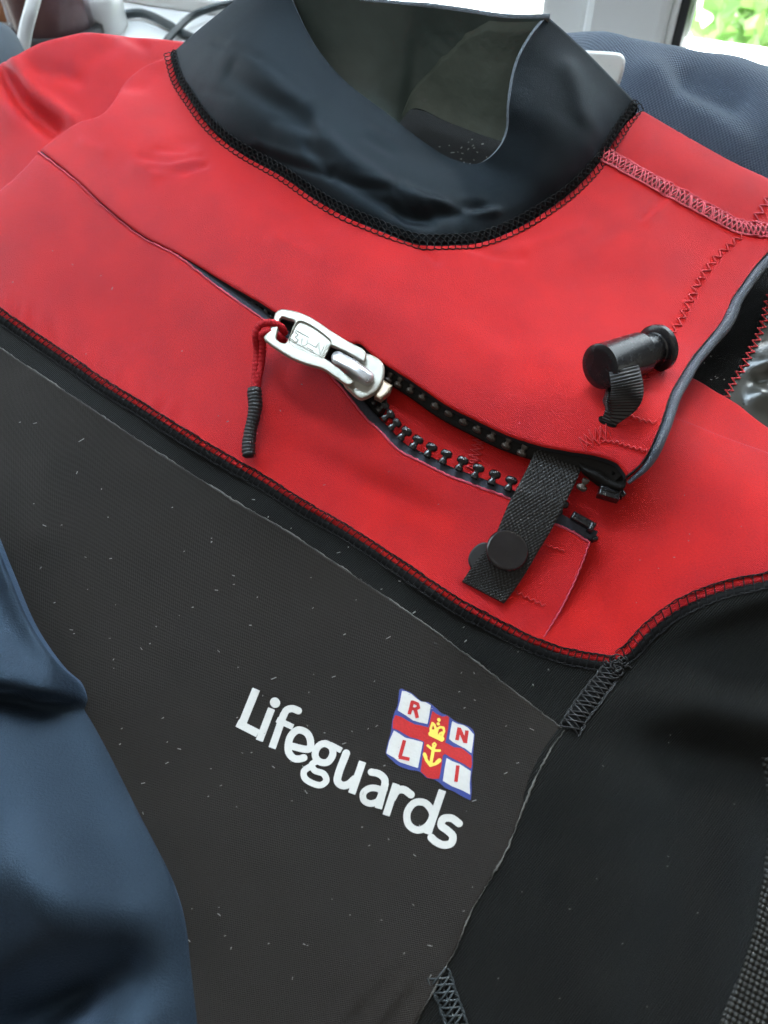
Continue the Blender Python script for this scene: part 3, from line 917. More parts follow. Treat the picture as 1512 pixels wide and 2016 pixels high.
# pink flatlock on the shoulder
def h_sh(x, y):
    return np.maximum(h_flap(x, y), h_shoulder(x, y))
M['gap'] = plain('seam_gap', (0.14, 0.03, 0.03), 0.8, noise=.6, nscale=500)
tape('seam_tape', SHOULDER, h_sh, -2.6, 2.6, lambda t: .15 + .5 * np.sin(math.pi * t), M['gap'])
seam('seam_stitching', SHOULDER, h_sh, -3.4, 3.4, 2.0, M['thread_pink'], r=.34, slant=1.0, rails=(0, .30, 1.0), arch=.8, cross=True)
ZZ = spline([(1462, 462), (1445, 476), (1423, 495), (1404, 514), (1388, 536), (1373, 557), (1364, 579), (1352, 602), (1340, 629), (1318, 662), (1292, 710), (1270, 752)])
zigzag('zigzag_stitching', ZZ, h_flap, 1.5, 4.6, M['thread_red'], r=.3)
zigzag('zigzag_stitching', [(1478, 450), (1492, 425), (1512, 392), (1540, 350)], h_shoulder, 1.6, 4.6, M['thread_pink'], r=.3)
zigzag('zigzag_stitching', ZIGR, h_olive, 1.6, 3.6, M['thread_red'], r=.28)
zigzag('zigzag_stitching', [(1186, 868), (1215, 872), (1245, 882), (1276, 890)], h_flap, .7, 2.0, M['thread_red'], r=.25)
zigzag('zigzag_stitching', [(1238, 818), (1262, 828), (1290, 833)], h_flap, .7, 2.0, M['thread_red'], r=.25)
zigzag('zigzag_stitching', [(1142, 874), (1165, 858), (1200, 846)], h_flap, 2.2, 1.8, M['thread_red'], r=.22)
zigzag('zigzag_stitching', [(1150, 880), (1180, 866), (1196, 858)], h_flap, 1.6, 2.4, M['thread_red'], r=.2)
zigzag('zigzag_stitching', [(944, 858), (937, 885), (926, 925)], h_right, 2.2, 2.0, M['thread_red'], r=.26)
zigzag('zigzag_stitching', [(950, 862), (942, 890), (932, 925)], h_right, 1.6, 2.6, M['thread_red'], r=.24)
zigzag('zigzag_stitching', [(1068, 1072), (1112, 1086)], h_band, .35, 2.2, M['thread_red'], r=.25)
zigzag('zigzag_stitching', [(1009, 1163), (1040, 1178), (1073, 1193)], h_band, .7, 2.4, M['thread_red'], r=.26)
zigzag('zigzag_stitching', [(1160, 1070), (1148, 1105), (1128, 1152), (1103, 1202), (1066, 1262)], h_band, .15, 2.4, M['red_edge'], r=.3)

# pale glue line round the coated panel
mb = MB()
for P_ in (GREY_TOP, GREY_RIGHT):
    q = resample(P_, 5)
    q = q + rng.normal(0, .7, q.shape)
    rad = .00028 * (1 + 1.1 * np.clip(vnoise(np.arange(len(q)) / 5., np.zeros(len(q)) + 3) * 2, -.6, 1.4))
    mb.tube(on_surf(q, lambda x, y: np.maximum(h_grey(x, y) - .25, h_black(x, y) * (P_ is GREY_RIGHT))), rad, 6)
mb.build('glue_line', M['glue'], suit)

# ---------------------------------------------------------------- zip
Z3 = lambda pts: [(440 + a / 3.78, 560 + b / 3.78) for a, b in pts]
Z4 = lambda pts: [(640 + a / 2.52, 640 + b / 2.52) for a, b in pts]
M['slate'] = plain('zip_edge_cloth', (0.045, 0.050, 0.065), 0.8, 0.2, noise=.35, nscale=900, bump=.0002)
tape('zip_tape', ZIP_LOW[:-1], h_band, 0.3, 4.0, lambda t: -.5 - 2.2 * t, M['slate'], thick=1.0)
mbc = MB(); q = resample(ZIP_LOW, 4)
mbc.tube(on_surf(q + rng.normal(0, .5, q.shape), h_band, -.35), .0004 * (1 + .5 * rng.random(len(q))), 6)
mbc.build('cut_edge', M['red_edge'], suit)
def h_upper(x, y):
    return h_flap(x, y)
UPR = A(Z4([(250, 215), (320, 240), (370, 262), (430, 292), (490, 327), (557, 367), (625, 405), (697, 447), (765, 485), (835, 525), (908, 565), (985, 603), (1080, 640), (1180, 680), (1300, 730), (1420, 770)]))
M['tape'] = plain('black_zip_tape', (0.012, 0.0115, 0.011), 0.75, 0.2, noise=.4, nscale=800, bump=.0002)
tape('zip_tape', FLAP_LOW[-85:-2], h_flap, 3.0, -2.6, lambda t: -3.6 - 2.6 * t, M['tape'], thick=1.0)
# tape behind the closed part of the zip
out = loop([(98, 306), (300, 440), (560, 590), (740, 690)], [(740, 690), (760, 800), (720, 830)], [(720, 830), (480, 640), (250, 474), (98, 322)], [(98, 322), (98, 306)])
panel('closed_zip_tape', out, lambda x, y: base(x, y) - 4.2 + 1.2 * ss((x - 300) / 300), [M['tape'], M['tape']], suit, step=3)

def tooth_mesh(name, mat):
    mb = MB()
    sec = [(-1.6, 1.1, 1.0), (-.6, 1.15, 1.15), (-.2, .75, .9), (.5, .75, .95), (.75, 1.5, 1.15), (1.3, 1.75, 1.25), (2.1, 1.55, 1.1), (2.45, .9, .7)]
    ang = np.linspace(0, 2 * math.pi, 10, endpoint=False)
    G = []
    for (y, sx, sz) in sec:
        c, s = np.cos(ang), np.sin(ang)
        G.append(np.stack([sx * np.sign(c) * np.abs(c) ** .6, np.full(10, y), sz * np.sign(s) * np.abs(s) ** .6], 1))
    G = np.stack(G) * .001
    mb.grid(G[:, ::-1], None, True)
    k = len(sec) - 1
    mb.f.append(tuple(k * 10 + i for i in range(9, -1, -1))[::-1])
    # the ridge across the cap
    R_ = np.array([[-.9, 1.0, 1.2], [.9, 1.0, 1.2], [.9, 1.7, 1.2], [-.9, 1.7, 1.2], [-.6, 1.15, 1.6], [.6, 1.15, 1.6], [.6, 1.55, 1.6], [-.6, 1.55, 1.6]]) * .001
    mb.add(R_, [(4, 5, 6, 7), (0, 1, 5, 4), (1, 2, 6, 5), (2, 3, 7, 6), (3, 0, 4, 7)])
    o = mb.build(name, mat, suit)
    return o
M['pewter'] = plain('pewter_tooth', (0.09, 0.075, 0.065), 0.38, 0.5, metal=.5, noise=.2)
proto = {'low': tooth_mesh('zip_tooth', M['plastic']), 'up': tooth_mesh('zip_tooth', M['pewter'])}
used = {'low': False, 'up': False}
def place_tooth(kind, p, xdir, ydir, zdir, sc):
    o = proto[kind]
    if used[kind]:
        o = o.copy(); scene.collection.objects.link(o)
    used[kind] = True
    xd = xdir / np.linalg.norm(xdir); zd = zdir - xd * (zdir @ xd); zd /= np.linalg.norm(zd); yd = np.cross(zd, xd)
    if yd @ ydir < 0:
        yd, xd = -yd, -xd
    m_ = Matrix(((xd[0], yd[0], zd[0], p[0]), (xd[1], yd[1], zd[1], p[1]), (xd[2], yd[2], zd[2], p[2]), (0, 0, 0, 1)))
    o.matrix_world = m_ @ Matrix.Scale(sc, 4)
    o.parent = suit
LOWT = A(Z4([(250, 375), (280, 410), (307, 455), (340, 500), (388, 546), (447, 590), (517, 628), (592, 662), (672, 695), (750, 733), (833, 765), (915, 795)]) + [(1036, 968), (1070, 984), (1103, 1001)])
UPT = A(Z4([(320, 255), (370, 278), (430, 308), (490, 343), (557, 383), (625, 420), (697, 462), (765, 499), (835, 539), (908, 579), (985, 616)]) + [(1150, 952)])
for kind, TP, Hf, lift, sg in (('low', LOWT, h_band, -0.4, 1), ('up', UPT, h_flap, -4.6, -1)):
    Wp = on_surf(TP, Hf, lift)
    D_ = np.gradient(Wp, axis=0)
    for k in range(len(Wp)):
        xd = D_[k] / np.linalg.norm(D_[k])
        yd = np.cross(Na, xd) * sg
        zd = Na + rng.normal(0, .06, 3) + (yd * -.25 if kind == 'low' else yd * .9)
        place_tooth(kind, Wp[k], xd, yd, zd, (1.38 if kind == 'low' else 1.15) * (1.0 if k > 3 else .9))
# closed teeth seen in the slit
CL = resample(A([(388, 528), (430, 556), (480, 590), (545, 634)]), 15)
Wp = on_surf(CL, lambda x, y: base(x, y) - 2.2)
for k in range(len(Wp)):
    xd = (Wp[-1] - Wp[0]); xd /= np.linalg.norm(xd)
    place_tooth('low', Wp[k], xd, np.cross(Na, xd) * (1 if k % 2 else -1), Na, .8)

# ---------------------------------------------------------------- shapes cut from a plate, outline given as a distance field
def sd_poly(P, x, y):
    P = A(P, float)
    d = dist_poly(x, y, P, True).reshape(x.shape)
    return np.where(inside(x, y, P), -d, d)
def sd_stroke(P, x, y, r):
    return dist_poly(x, y, P).reshape(x.shape) - r

def march(sd, x0, x1, y0, y1, step):
    """filled marching squares: points (px), faces, and open border edges"""
    xs, ys = np.arange(x0, x1 + step, step), np.arange(y0, y1 + step, step)
    X, Y = np.meshgrid(xs, ys, indexing='ij')
    S = sd(X, Y)
    S = np.where(np.abs(S) < 1e-4, -1e-4, S)
    pts, idx, faces, val = [], {}, [], []
    def vid(key, p, s):
        if key not in idx:
            idx[key] = len(pts); pts.append(p); val.append(s)
        return idx[key]
    I = S < 0
    n, m_ = I.shape
    any_ = I[:-1, :-1] | I[1:, :-1] | I[1:, 1:] | I[:-1, 1:]
    for i, j in zip(*np.nonzero(any_)):
        C = [(i, j), (i + 1, j), (i + 1, j + 1), (i, j + 1)]
        f = []
        for k in range(4):
            a, b = C[k], C[(k + 1) % 4]
            if I[a]:
                f.append(vid(a, (X[a], Y[a]), S[a]))
            if I[a] != I[b]:
                t = S[a] / (S[a] - S[b])
                key = (min(a, b), max(a, b))
                f.append(vid(key, (X[a] + (X[b] - X[a]) * t, Y[a] + (Y[b] - Y[a]) * t), 0.0))
        if len(f) > 2:
            faces.append(tuple(f))
    cnt = {}
    for f in faces:
        for k in range(len(f)):
            e = (f[k], f[(k + 1) % len(f)]); kk = (min(e), max(e))
            cnt[kk] = None if kk in cnt else e
    return A(pts), faces, A(val), [e for e in cnt.values() if e is not None]

def plate(name, sd, box, step, top, thick, mat, parent, bevel=0.0, bevel_px=3.0, Hf=None, smooth=True):
    """a flat piece: top(x, y) is its height in mm above the plane (or above Hf), walls drop by thick"""
    P, F, val, B = march(sd, *box, step)
    x, y = P[:, 0], P[:, 1]
    if Hf is None:
        h = top(x, y) if callable(top) else np.full(len(P), float(top))
        k = np.clip(1 + val / bevel_px, 0, 1)
        h = h - bevel * (1 - np.sqrt(1 - k * k))
        u, v = unproj(x, y, h)
        W = world_mm(u, v, h)
        Wb = world_mm(u, v, h - thick + bevel * (1 - np.sqrt(1 - k * k)))
    else:
        W = on_surf(P, Hf, top)
        Wb = W - Na * thick * .001
    n_ = len(P)
    F = [f[::-1] for f in F]
    verts, faces = [W], list(F)
    if thick:
        bi = sorted({i for e in B for i in e})
        m1 = {b: n_ + k for k, b in enumerate(bi)}
        m2 = {b: n_ + len(bi) + k for k, b in enumerate(bi)}
        verts += [W[bi], Wb[bi]]
        faces += [(m1[a], m1[b], m2[b], m2[a]) for a, b in B]
    return mesh_obj(name, np.vstack(verts), faces, mat, parent, smooth)
# heights of the cloth seen under a photo pixel
def on(Hf):
    def f(x, y):
        x, y = A(x, float), A(y, float)
        return surf(np.stack([x.ravel(), y.ravel()], 1), Hf)[2].reshape(x.shape)
    return f
s_flap, s_band, s_base = on(h_flap), on(h_band), on(base)
# ---------------------------------------------------------------- slider, pull and cord
M['silver'] = plain('painted_slider_metal', (0.35, 0.335, 0.285), 0.33, 0.5, metal=.3, noise=.10, nscale=260, bump=.00012)
M['bright'] = plain('worn_bright_metal', (0.55, 0.56, 0.58), 0.30, 0.5, metal=.75, noise=.15, nscale=350, bump=.00015)
M['tan'] = plain('brassy_metal', (0.40, 0.32, 0.24), 0.3, 0.5, metal=.7, noise=.1)
def hz(x, y):
    return s_base([640.], [690.])[0] + 3.2 + (x - 640) * .004 + (690 - y) * .004
slider = thing('slider', '', '')
for k in ('label', 'category'):
    del slider[k]
slider.name = 'zip_slider'
slider.parent = suit
body = spline(Z3([(900, 640), (1000, 520), (1080, 518), (1150, 550), (1192, 598), (1200, 650), (1185, 720), (1150, 780), (1100, 822), (1020, 850), (950, 800), (890, 730)]), 8, True)
def plate_c(*a, **k):
    return plate(*a, **k)
plate('slider_body', lambda x, y: sd_poly(body, x, y), (660, 765, 685, 795), 1.2, lambda x, y: hz(x, y) + 2.0, 2.4, M['silver'], slider, 1.0, 5)
body2 = A(body) * .93 + A(body).mean(0) * .07 + A([2, 3])
plate('slider_body', lambda x, y: sd_poly(body2, x, y), (655, 765, 680, 800), 1.6, lambda x, y: hz(x, y) - 2.0, 2.0, M['silver'], slider, .8, 4)
post = A(Z3([(1135, 745), (1178, 705), (1255, 755), (1235, 805), (1170, 860), (1125, 835)]))
plate('slider_post', lambda x, y: sd_poly(post, x, y) - 1, (730, 778, 738, 792), 1.0, lambda x, y: hz(x, y) + 0.2, 3.0, M['tan'], slider, 1.2, 6)
pull = spline(Z3([(368, 272), (386, 215), (425, 187), (490, 191), (560, 208), (640, 240), (720, 290), (800, 345), (940, 430), (1045, 488), (1062, 520), (1050, 575), (1025, 640), (985, 700), (960, 738), (925, 748), (830, 688), (740, 630), (600, 588), (500, 545), (430, 503), (345, 445), (300, 398), (335, 350)]), 7, True)
holeA = spline(Z3([(432, 246), (480, 256), (530, 275), (510, 330), (485, 400), (462, 436), (425, 432), (395, 405), (405, 340)]), 5, True)
slot = A(Z3([(800, 458), (905, 503), (1075, 600), (1000, 745), (870, 622), (752, 545)]))
def sd_pull(x, y):
    a = sd_poly(pull, x, y)
    b = sd_poly(holeA, x, y)
    c = sd_poly(slot, x, y) - 1.2
    return np.maximum(np.maximum(a, -b), -c)
recess = spline(Z3([(560, 275), (640, 300), (760, 385), (800, 430), (770, 500), (735, 545), (600, 495), (490, 430), (520, 340)]), 6, True)
def top_pull(x, y):
    d = sd_poly(recess, x, y)
    return hz(x, y) + 5.0 - .8 * ss(-d / 1.6 + .5)
plate('pull_tab', sd_pull, (515, 725, 605, 765), 0.8, top_pull, 1.8, M['silver'], slider, .7, 3)
# raised rectangle and worn raised characters on the pull
Z8 = lambda pts: [(540 + a / 10.8, 610 + b / 10.8) for a, b in pts]
emb = [[(330, 640), (1000, 1000), (1120, 760)], [(460, 430), (600, 510), (735, 585)], [(350, 600), (400, 640), (470, 690), (510, 640), (440, 570), (520, 530), (450, 480)],
       [(590, 600), (580, 720), (620, 770), (700, 720), (700, 640)], [(735, 710), (860, 780)], [(700, 800), (830, 870)], [(970, 960), (940, 690), (880, 800)], [(970, 960), (1060, 760)]]
mb = MB()
for e in emb:
    q = resample(A(Z8(e)), 1.5)
    h = top_pull(q[:, 0], q[:, 1]) + .02
    u, v = unproj(q[:, 0], q[:, 1], h)
    mb.tube(world_mm(u, v, h), .00024, 6)
mb.build('raised_lettering', M['silver'], slider)
bridge = A(Z3([(850, 545), (960, 605), (1075, 690)]))
def top_bridge(x, y):
    t = ((x - bridge[0][0]) * .86 + (y - bridge[0][1]) * .51) / 75.
    return hz(x, y) + 7.2 - 2.6 * np.clip(t - .45, 0, 1) ** 2 * 2 - 1.0 * np.clip(.3 - t, 0, 1) * 3
plate('slider_bridge', lambda x, y: sd_stroke(bridge, x, y, 13), (645, 745, 685, 765), 0.9, top_bridge, 5.0, M['bright'], slider, 2.0, 9)

NTc = NT('braided_red_cord')
_uv = uvnode(NTc, 0, (6, 5, 1))
_w = NTc.n('ShaderNodeTexBrick', Scale=1.0); NTc.l(_uv, _w.inputs['Vector'])
_w.inputs['Color1'].default_value = (0.66, 0.02, 0.03, 1); _w.inputs['Color2'].default_value = (0.55, 0.015, 0.025, 1); _w.inputs['Mortar'].default_value = (0.25, 0.006, 0.008, 1)
_w.inputs['Mortar Size'].default_value = .03
NTc.l(_w.outputs['Color'], NTc.b.inputs['Base Color'])
NTc.bump(_w.outputs['Fac'], 0.0004).node.invert = True
NTc.set(Roughness=.6, Specular_IOR_Level=.2)
def px_tube(mb, pts, r_mm, sides=10, n=10, rmod=None, st=.0004):
    """pts: (px, py, height in mm)"""
    q = spline(A(pts, float), n)
    u, v = unproj(q[:, 0], q[:, 1], q[:, 2])
    P = resample(world_mm(u, v, q[:, 2]), st)
    r = np.full(len(P), r_mm * .001)
    if rmod is not None:
        r = r * rmod(np.linspace(0, 1, len(P)), len(P))
    mb.tube(P, r, sides)
    return P
def hb1(p):
    return s_band([p[0]], [p[1]])[0]
hp = hz(540, 655)
c1 = Z3([(455, 365), (430, 318), (345, 285), (268, 305), (240, 375), (250, 480), (243, 600), (238, 700), (236, 790)])
c2 = Z3([(445, 420), (415, 388), (335, 352), (288, 372), (292, 450), (285, 560), (262, 690), (246, 790)])
hh1 = [2.5, 5.5, 7.5, 7.5, 6.5, 3.5, 2.6, 2.4, 2.4]
hh2 = [2.5, 5.0, 7.2, 7.0, 5.0, 3.0, 2.4, 2.2]
mb = MB()
cb1 = [(a, b, hb1((a, b)) + k) for (a, b), k in zip(c1, hh1)]
cb2 = [(a, b, hb1((a, b)) + k) for (a, b), k in zip(c2, hh2)]
braid = lambda t, n: 1 + .075 * np.sin(np.arange(n) * 2 * math.pi / 4.2)
px_tube(mb, cb1, 1.5, rmod=braid); px_tube(mb, cb2, 1.45, rmod=braid)
cord = mb.build('pull_cord', NTc.m, suit)
mb = MB()
cs = Z3([(228, 765), (230, 800), (236, 900), (226, 980), (205, 1070), (190, 1160), (186, 1230), (192, 1285)])
cs = [(a, b, hb1((a, b)) + 2.9) for a, b in cs]
def rib(t, n):
    k = np.arange(n)
    body_ = 1.0 - .10 * t + .05 * np.sin(t * 9)
    ends = np.clip(np.minimum(t, 1 - t) / .03, 0, 1) ** .5 * .35 + .65
    return body_ * ends * (1 + .045 * np.sin(k * 2 * math.pi / 5.0))
px_tube(mb, cs, 2.75, 14, 10, rib, .00028)
mb.build('cord_grip', M['rubber'], cord)

# ---------------------------------------------------------------- webbing strap with press stud
M['webbing'] = plain('black_webbing', (0.022, 0.021, 0.020), 0.5, 0.4, noise=.3, nscale=700)
Ls = spline([(1058, 872), (1046, 905), (1024, 948), (1002, 990), (985, 1030), (968, 1068), (945, 1095), (926, 1120), (910, 1144)])
Rs = spline([(1150, 905), (1140, 935), (1121, 975), (1102, 1012), (1084, 1046), (1062, 1082), (1040, 1120), (1015, 1158), (993, 1187)])
n_, m_ = 330, 91
tL = np.linspace(0, 1, n_)
Ls, Rs = [np.stack([np.interp(tL, np.linspace(0, 1, len(k)), k[:, c]) for c in (0, 1)], 1) for k in (Ls, Rs)]
w_ = np.linspace(0, 1, m_)
Q = Ls[:, None] * (1 - w_[None, :, None]) + Rs[:, None] * w_[None, :, None]
def h_strap(x, y):
    t = np.clip((y - .35 * (x - 1030) - 880) / 250., 0, 1.2)
    b0 = s_base(x, y)
    return b0 + np.interp(t, [0, .15, .35, .6, .8, 1.0, 1.2], [0.0, 2.0, 4.6, 4.8, 4.0, 3.4, 2.4])
hq = h_strap(Q[..., 0].ravel(), Q[..., 1].ravel()).reshape(n_, m_)
I_, J_ = np.meshgrid(np.arange(n_), np.arange(m_), indexing='ij')
edge = np.clip(np.minimum(J_, m_ - 1 - J_) / 4., 0, 1)
weave = .42 * np.sin(J_ * math.pi / 3.75 + .4) * np.sin(I_ * math.pi / 5.4 + .4)
uu, vv = unproj(Q[..., 0], Q[..., 1], hq)
Wt2 = world_mm(uu, vv, hq + weave - .5 * (1 - edge))
Wb2 = world_mm(uu, vv, hq - 1.3)
mb = MB()
mb.grid(np.concatenate([Wt2, Wb2[:, ::-1], Wt2[:, :1]], 1)[:, ::-1])
mb.grid(np.stack([Wt2[-1], Wb2[-1]], 0)); mb.grid(np.stack([Wt2[0], Wb2[0]], 0))
strap = mb.build('webbing_strap', M['webbing'], suit)

def frame_at(px, py, h):
    u, v = unproj(A([px]), A([py]), A([h]))
    return world_mm(u, v, A([h]))[0]
def lathe(name, prof, c, axis, mat, parent, seg=40):
    """prof: (radius mm, height mm) along axis"""
    ax = axis / np.linalg.norm(axis)
    a = np.cross(ax, Xa + .01); a /= np.linalg.norm(a); b = np.cross(ax, a)
    ang = np.linspace(0, 2 * math.pi, seg, endpoint=False)
    G = np.stack([c + .001 * (r * (np.cos(ang)[:, None] * a + np.sin(ang)[:, None] * b) + hh * ax) for r, hh in prof])
    mb = MB(); mb.grid(G[:, ::-1], None, True)
    o = mb.build(name, mat, parent)
    o.data.set_sharp_from_angle(angle=math.radians(35))
    return o
hs = h_strap(A([998.]), A([1080.]))[0]
M['stud'] = plain('black_stud', (0.012, 0.010, 0.010), 0.18, 0.5, coat=.25, noise=.2, nscale=200)
cst = frame_at(998, 1084, hs + .1)
ax_st = Na + np.array([0.02, -.12, 0])
lathe('press_stud', [(7.6, 0), (7.75, .5), (7.75, 1.3), (7.4, 1.9), (6.9, 2.15), (6.5, 2.05), (6.1, 2.0), (4.5, 2.15), (2.5, 2.3), (.01, 2.35)], cst, ax_st, M['stud'], strap)
# black tab of the stud's lower half peeping out on the left
tab = spline([(931, 1080), (950, 1068), (975, 1075), (960, 1110), (930, 1118), (922, 1100)], 6, True)
plate('stud_tab', lambda x, y: sd_poly(tab, x, y), (915, 985, 1060, 1125), 1.5, lambda x, y: s_band(x, y) + 1.6, 1.5, M['rubber'], strap, .5, 3)

# ---------------------------------------------------------------- zip ends
dz = A([.874, .486])
def bar(name, c, hl, hw, hgt, thick, mat, bev=.8, ang=None, parent=None):
    d = dz if ang is None else A([math.cos(ang), math.sin(ang)])
    nrm = A([-d[1], d[0]])
    def sd(x, y):
        a, b = np.abs((x - c[0]) * d[0] + (y - c[1]) * d[1]) - hl + 2, np.abs((x - c[0]) * nrm[0] + (y - c[1]) * nrm[1]) - hw + 2
        return np.hypot(np.maximum(a, 0), np.maximum(b, 0)) + np.minimum(np.maximum(a, b), 0) - 2
    e = hl + hw + 4
    return plate(name, sd, (c[0] - e, c[0] + e, c[1] - e, c[1] + e), 1.0, hgt, thick, mat, parent or suit, bev, 4)
hb_ = s_band(A([1149.]), A([1030.]))[0]
pin = bar('zip_pin', (1149, 1025), 26, 8, hb_ + 2.2, 3.5, M['plastic'], 1.4)
bar('pin_cap', (1166, 1036), 6, 9.5, hb_ + 2.7, 4.0, M['plastic'], 1.2, parent=pin)
bar('pin_groove', (1146, 1022), 19, 1.6, hb_ + 2.75, 1.0, M['plastic'], .5, parent=pin)
bar('pin_stop', (1172, 1060), 6, 4, hb_ - .5, 3.0, M['plastic'], .8, ang=-.3, parent=pin)
tape('zip_tape', [(1092, 1019), (1120, 1035), (1150, 1049), (1172, 1058)], h_band, 2.2, -0.8, lambda t: -.3 - .6 * t, M['slate'], thick=1.6)
hf_ = s_flap(A([1200.]), A([955.]))[0]
box = bar('zip_box', (1201, 969), 22, 11, hf_ - 5.0, 4.5, M['plastic'], 1.4, ang=.28)
bar('box_lip', (1198, 965), 16, 2.2, hf_ - 4.3, 1.2, M['plastic'], .6, ang=.28, parent=box)
bar('box_end', (1226, 972), 6, 6, hf_ - 6.0, 3, M['plastic'], .8, ang=.9, parent=box)
lumpP = spline([(1138, 890), (1180, 902), (1222, 915), (1233, 940), (1228, 962), (1190, 958), (1160, 938), (1140, 915)], 6, True)
plate('folded_tape_end', lambda x, y: sd_poly(lumpP, x, y), (1125, 1245, 880, 975), 1.8, lambda x, y: s_flap(x, y) - 4.4 + 1.6 * vnoise(x / 16., y / 16.) + 1.0 * np.sin((y - .5 * x) / 6.), 3, M['tape'], suit, 1.2, 5)
bar('bar_tack', (1214, 926), 11, 8, hf_ - 2.0, 1.5, M['edge_tape'], .9, ang=-.2)

# ---------------------------------------------------------------- piped edge
NTp = NT('shiny_binding')
_uv = uvnode(NTp, 0, (1, 1, 1))
_n = NTp.n('ShaderNodeTexNoise', Scale=3.0, Detail=3.0); 
mp_ = uvnode(NTp, 0, (1.2, 9, 1)); NTp.l(mp_, _n.inputs['Vector'])
NTp.set(Base_Color=(0.055, 0.068, 0.092, 1), Roughness=.30, Specular_IOR_Level=.5, Sheen_Weight=.1)
NTp.bump(_n.outputs[0], .0009)
pu, pv, ph = surf(PIPE, h_flap, -1.6)
Pp, Tp, Np = uvpath(PIPE, h_flap, 1.0)
off = -1.7 + .35 * vnoise(np.arange(len(Pp)) / 16., np.zeros(len(Pp)) + .5)
rad = 2.0 + .5 * np.exp(-((np.arange(len(Pp)) / len(Pp) - .52) / .05) ** 2) + .5 * vnoise(np.arange(len(Pp)) / 12., np.ones(len(Pp)))
rad = rad * (.35 + .65 * ss(np.arange(len(Pp)) / 14.))
mb = MB()
mb.tube(drop(Pp + off[:, None] * Np, h_flap, -1.5), rad * .001, 16)
pipe = mb.build('piped_edge', NTp.m, suit)
mb = MB(); mb.tube(drop(Pp + .15 * Np, h_flap, -.25), .0003 * (1 + .4 * rng.random(len(Pp))), 5)
mb.build('edge_stitching', M['thread_black'], pipe, kind='stuff')

# ---------------------------------------------------------------- cord lock and its ribbon
ax_t = math.cos(math.radians(29)) * (Rv * .935 + Uv * .355) + math.sin(math.radians(29)) * Fv
hc = s_flap(A([1222.]), A([715.]))[0] + 11
ct = frame_at(1224, 708, hc)
R0 = 7.9
toggle = lathe('cord_lock', [(.01, -11.7), (5.5, -11.7), (7.5, -11.65), (8.05, -11.4), (R0, -10.9), (R0, 8.4), (7.9, 9.2), (7.2, 9.5), (.01, 9.5)], ct, ax_t, M['plastic'], suit, 44)
lathe('plunger', [(5.9, 8), (5.9, 17.2), (6.3, 17.6), (8.0, 17.8), (8.7, 18.4), (8.7, 20.2), (7.4, 21.2), (5, 21.8), (.01, 22)], ct, ax_t, M['plastic'], toggle, 40)
mb = MB()
a_ = np.cross(ax_t, Fv); a_ /= np.linalg.norm(a_); b_ = np.cross(a_, ax_t)
for (s0, k0) in ((5.2, -.55),):
    w = np.linspace(0, 2 * math.pi, 22)
    pc = [ct + .001 * (ax_t * (s0 + 2.0 * math.cos(t)) + (R0 + .1) * (math.cos(k0 + .38 * math.sin(t)) * -Fv * .9 + math.sin(k0 + .38 * math.sin(t)) * a_)) for t in w]
    mb.tube(A(pc), .0004, 6)
mb.build('cord_hole_rim', M['plastic'], toggle)
Z5 = lambda pts: A([(1080 + a / 3.5, 560 + b / 3.5) for a, b in pts])
M['ribbon'] = plain('ribbed_black_ribbon', (0.016, 0.0155, 0.016), 0.42, 0.45, noise=.3, nscale=900)
def ribbon(name, Lp, Rp, hh, mat, parent, ribs=26, amp=.28, thick=.9):
    n, m = ribs * 6, 12
    Lp, Rp = spline(Z5(Lp), 12), spline(Z5(Rp), 12)
    t = np.linspace(0, 1, n)
    Lp, Rp = [np.stack([np.interp(t, np.linspace(0, 1, len(k)), k[:, c]) for c in (0, 1)], 1) for k in (Lp, Rp)]
    w = np.linspace(0, 1, m)
    Q = Lp[:, None] * (1 - w[None, :, None]) + Rp[:, None] * w[None, :, None]
    hs_ = spline(A([(i, k, 0) for i, k in enumerate(hh)], float), 12)[:, 1]
    h = s_flap(Q[..., 0], Q[..., 1]) + np.interp(t, np.linspace(0, 1, len(hs_)), hs_)[:, None] + 2.2 * np.sin(math.pi * w)[None] * np.sin(math.pi * np.clip(t * 1.2, 0, 1))[:, None]
    u, v = unproj(Q[..., 0], Q[..., 1], h)
    W = world_mm(u, v, h)
    gu = np.gradient(W, axis=0); gv = np.gradient(W, axis=1)
    nn = np.cross(gu, gv); nn /= np.linalg.norm(nn, axis=2)[..., None] + 1e-12
    nn *= np.sign((nn @ Fv).mean()) * -1
    ed = np.clip(np.minimum(np.arange(m), m - 1 - np.arange(m)) / 1.0, 0, 1)
    W1 = W + nn * .001 * (amp * np.sin(2 * math.pi * ribs * t)[:, None, None] * ed[None, :, None])
    W0 = W - nn * .001 * thick
    mb = MB()
    mb.grid(np.concatenate([W1, W0[:, ::-1], W1[:, :1]], 1)[:, ::-1])
    mb.grid(np.stack([W1[-1], W0[-1]], 0))
    return mb.build(name, mat, parent)
ribbon('ribbon_loop', [(385, 490), (398, 520), (415, 590), (428, 680), (430, 740), (425, 800), (430, 870), (425, 950)], [(505, 455), (560, 490), (615, 545), (642, 630), (655, 710), (648, 790), (600, 870), (462, 972)], [12, 14.5, 15.5, 14, 11, 8, 4, .5], M['ribbon'], toggle)
ribbon('ribbon_loop', [(400, 690), (385, 760), (372, 800), (390, 860), (362, 935)], [(450, 690), (440, 770), (432, 830), (436, 890), (440, 965)], [5, 4, 3, 2, .3], M['ribbon'], toggle, ribs=14, amp=.2)
slitP = spline(Z5([(345, 915), (365, 905), (470, 960), (462, 985), (350, 945)]), 5, True)
plate('ribbon_slit', lambda x, y: sd_poly(slitP, x, y), (1170, 1225, 810, 850), 1.5, .12, .2, M['edge_tape'], suit, Hf=h_flap)

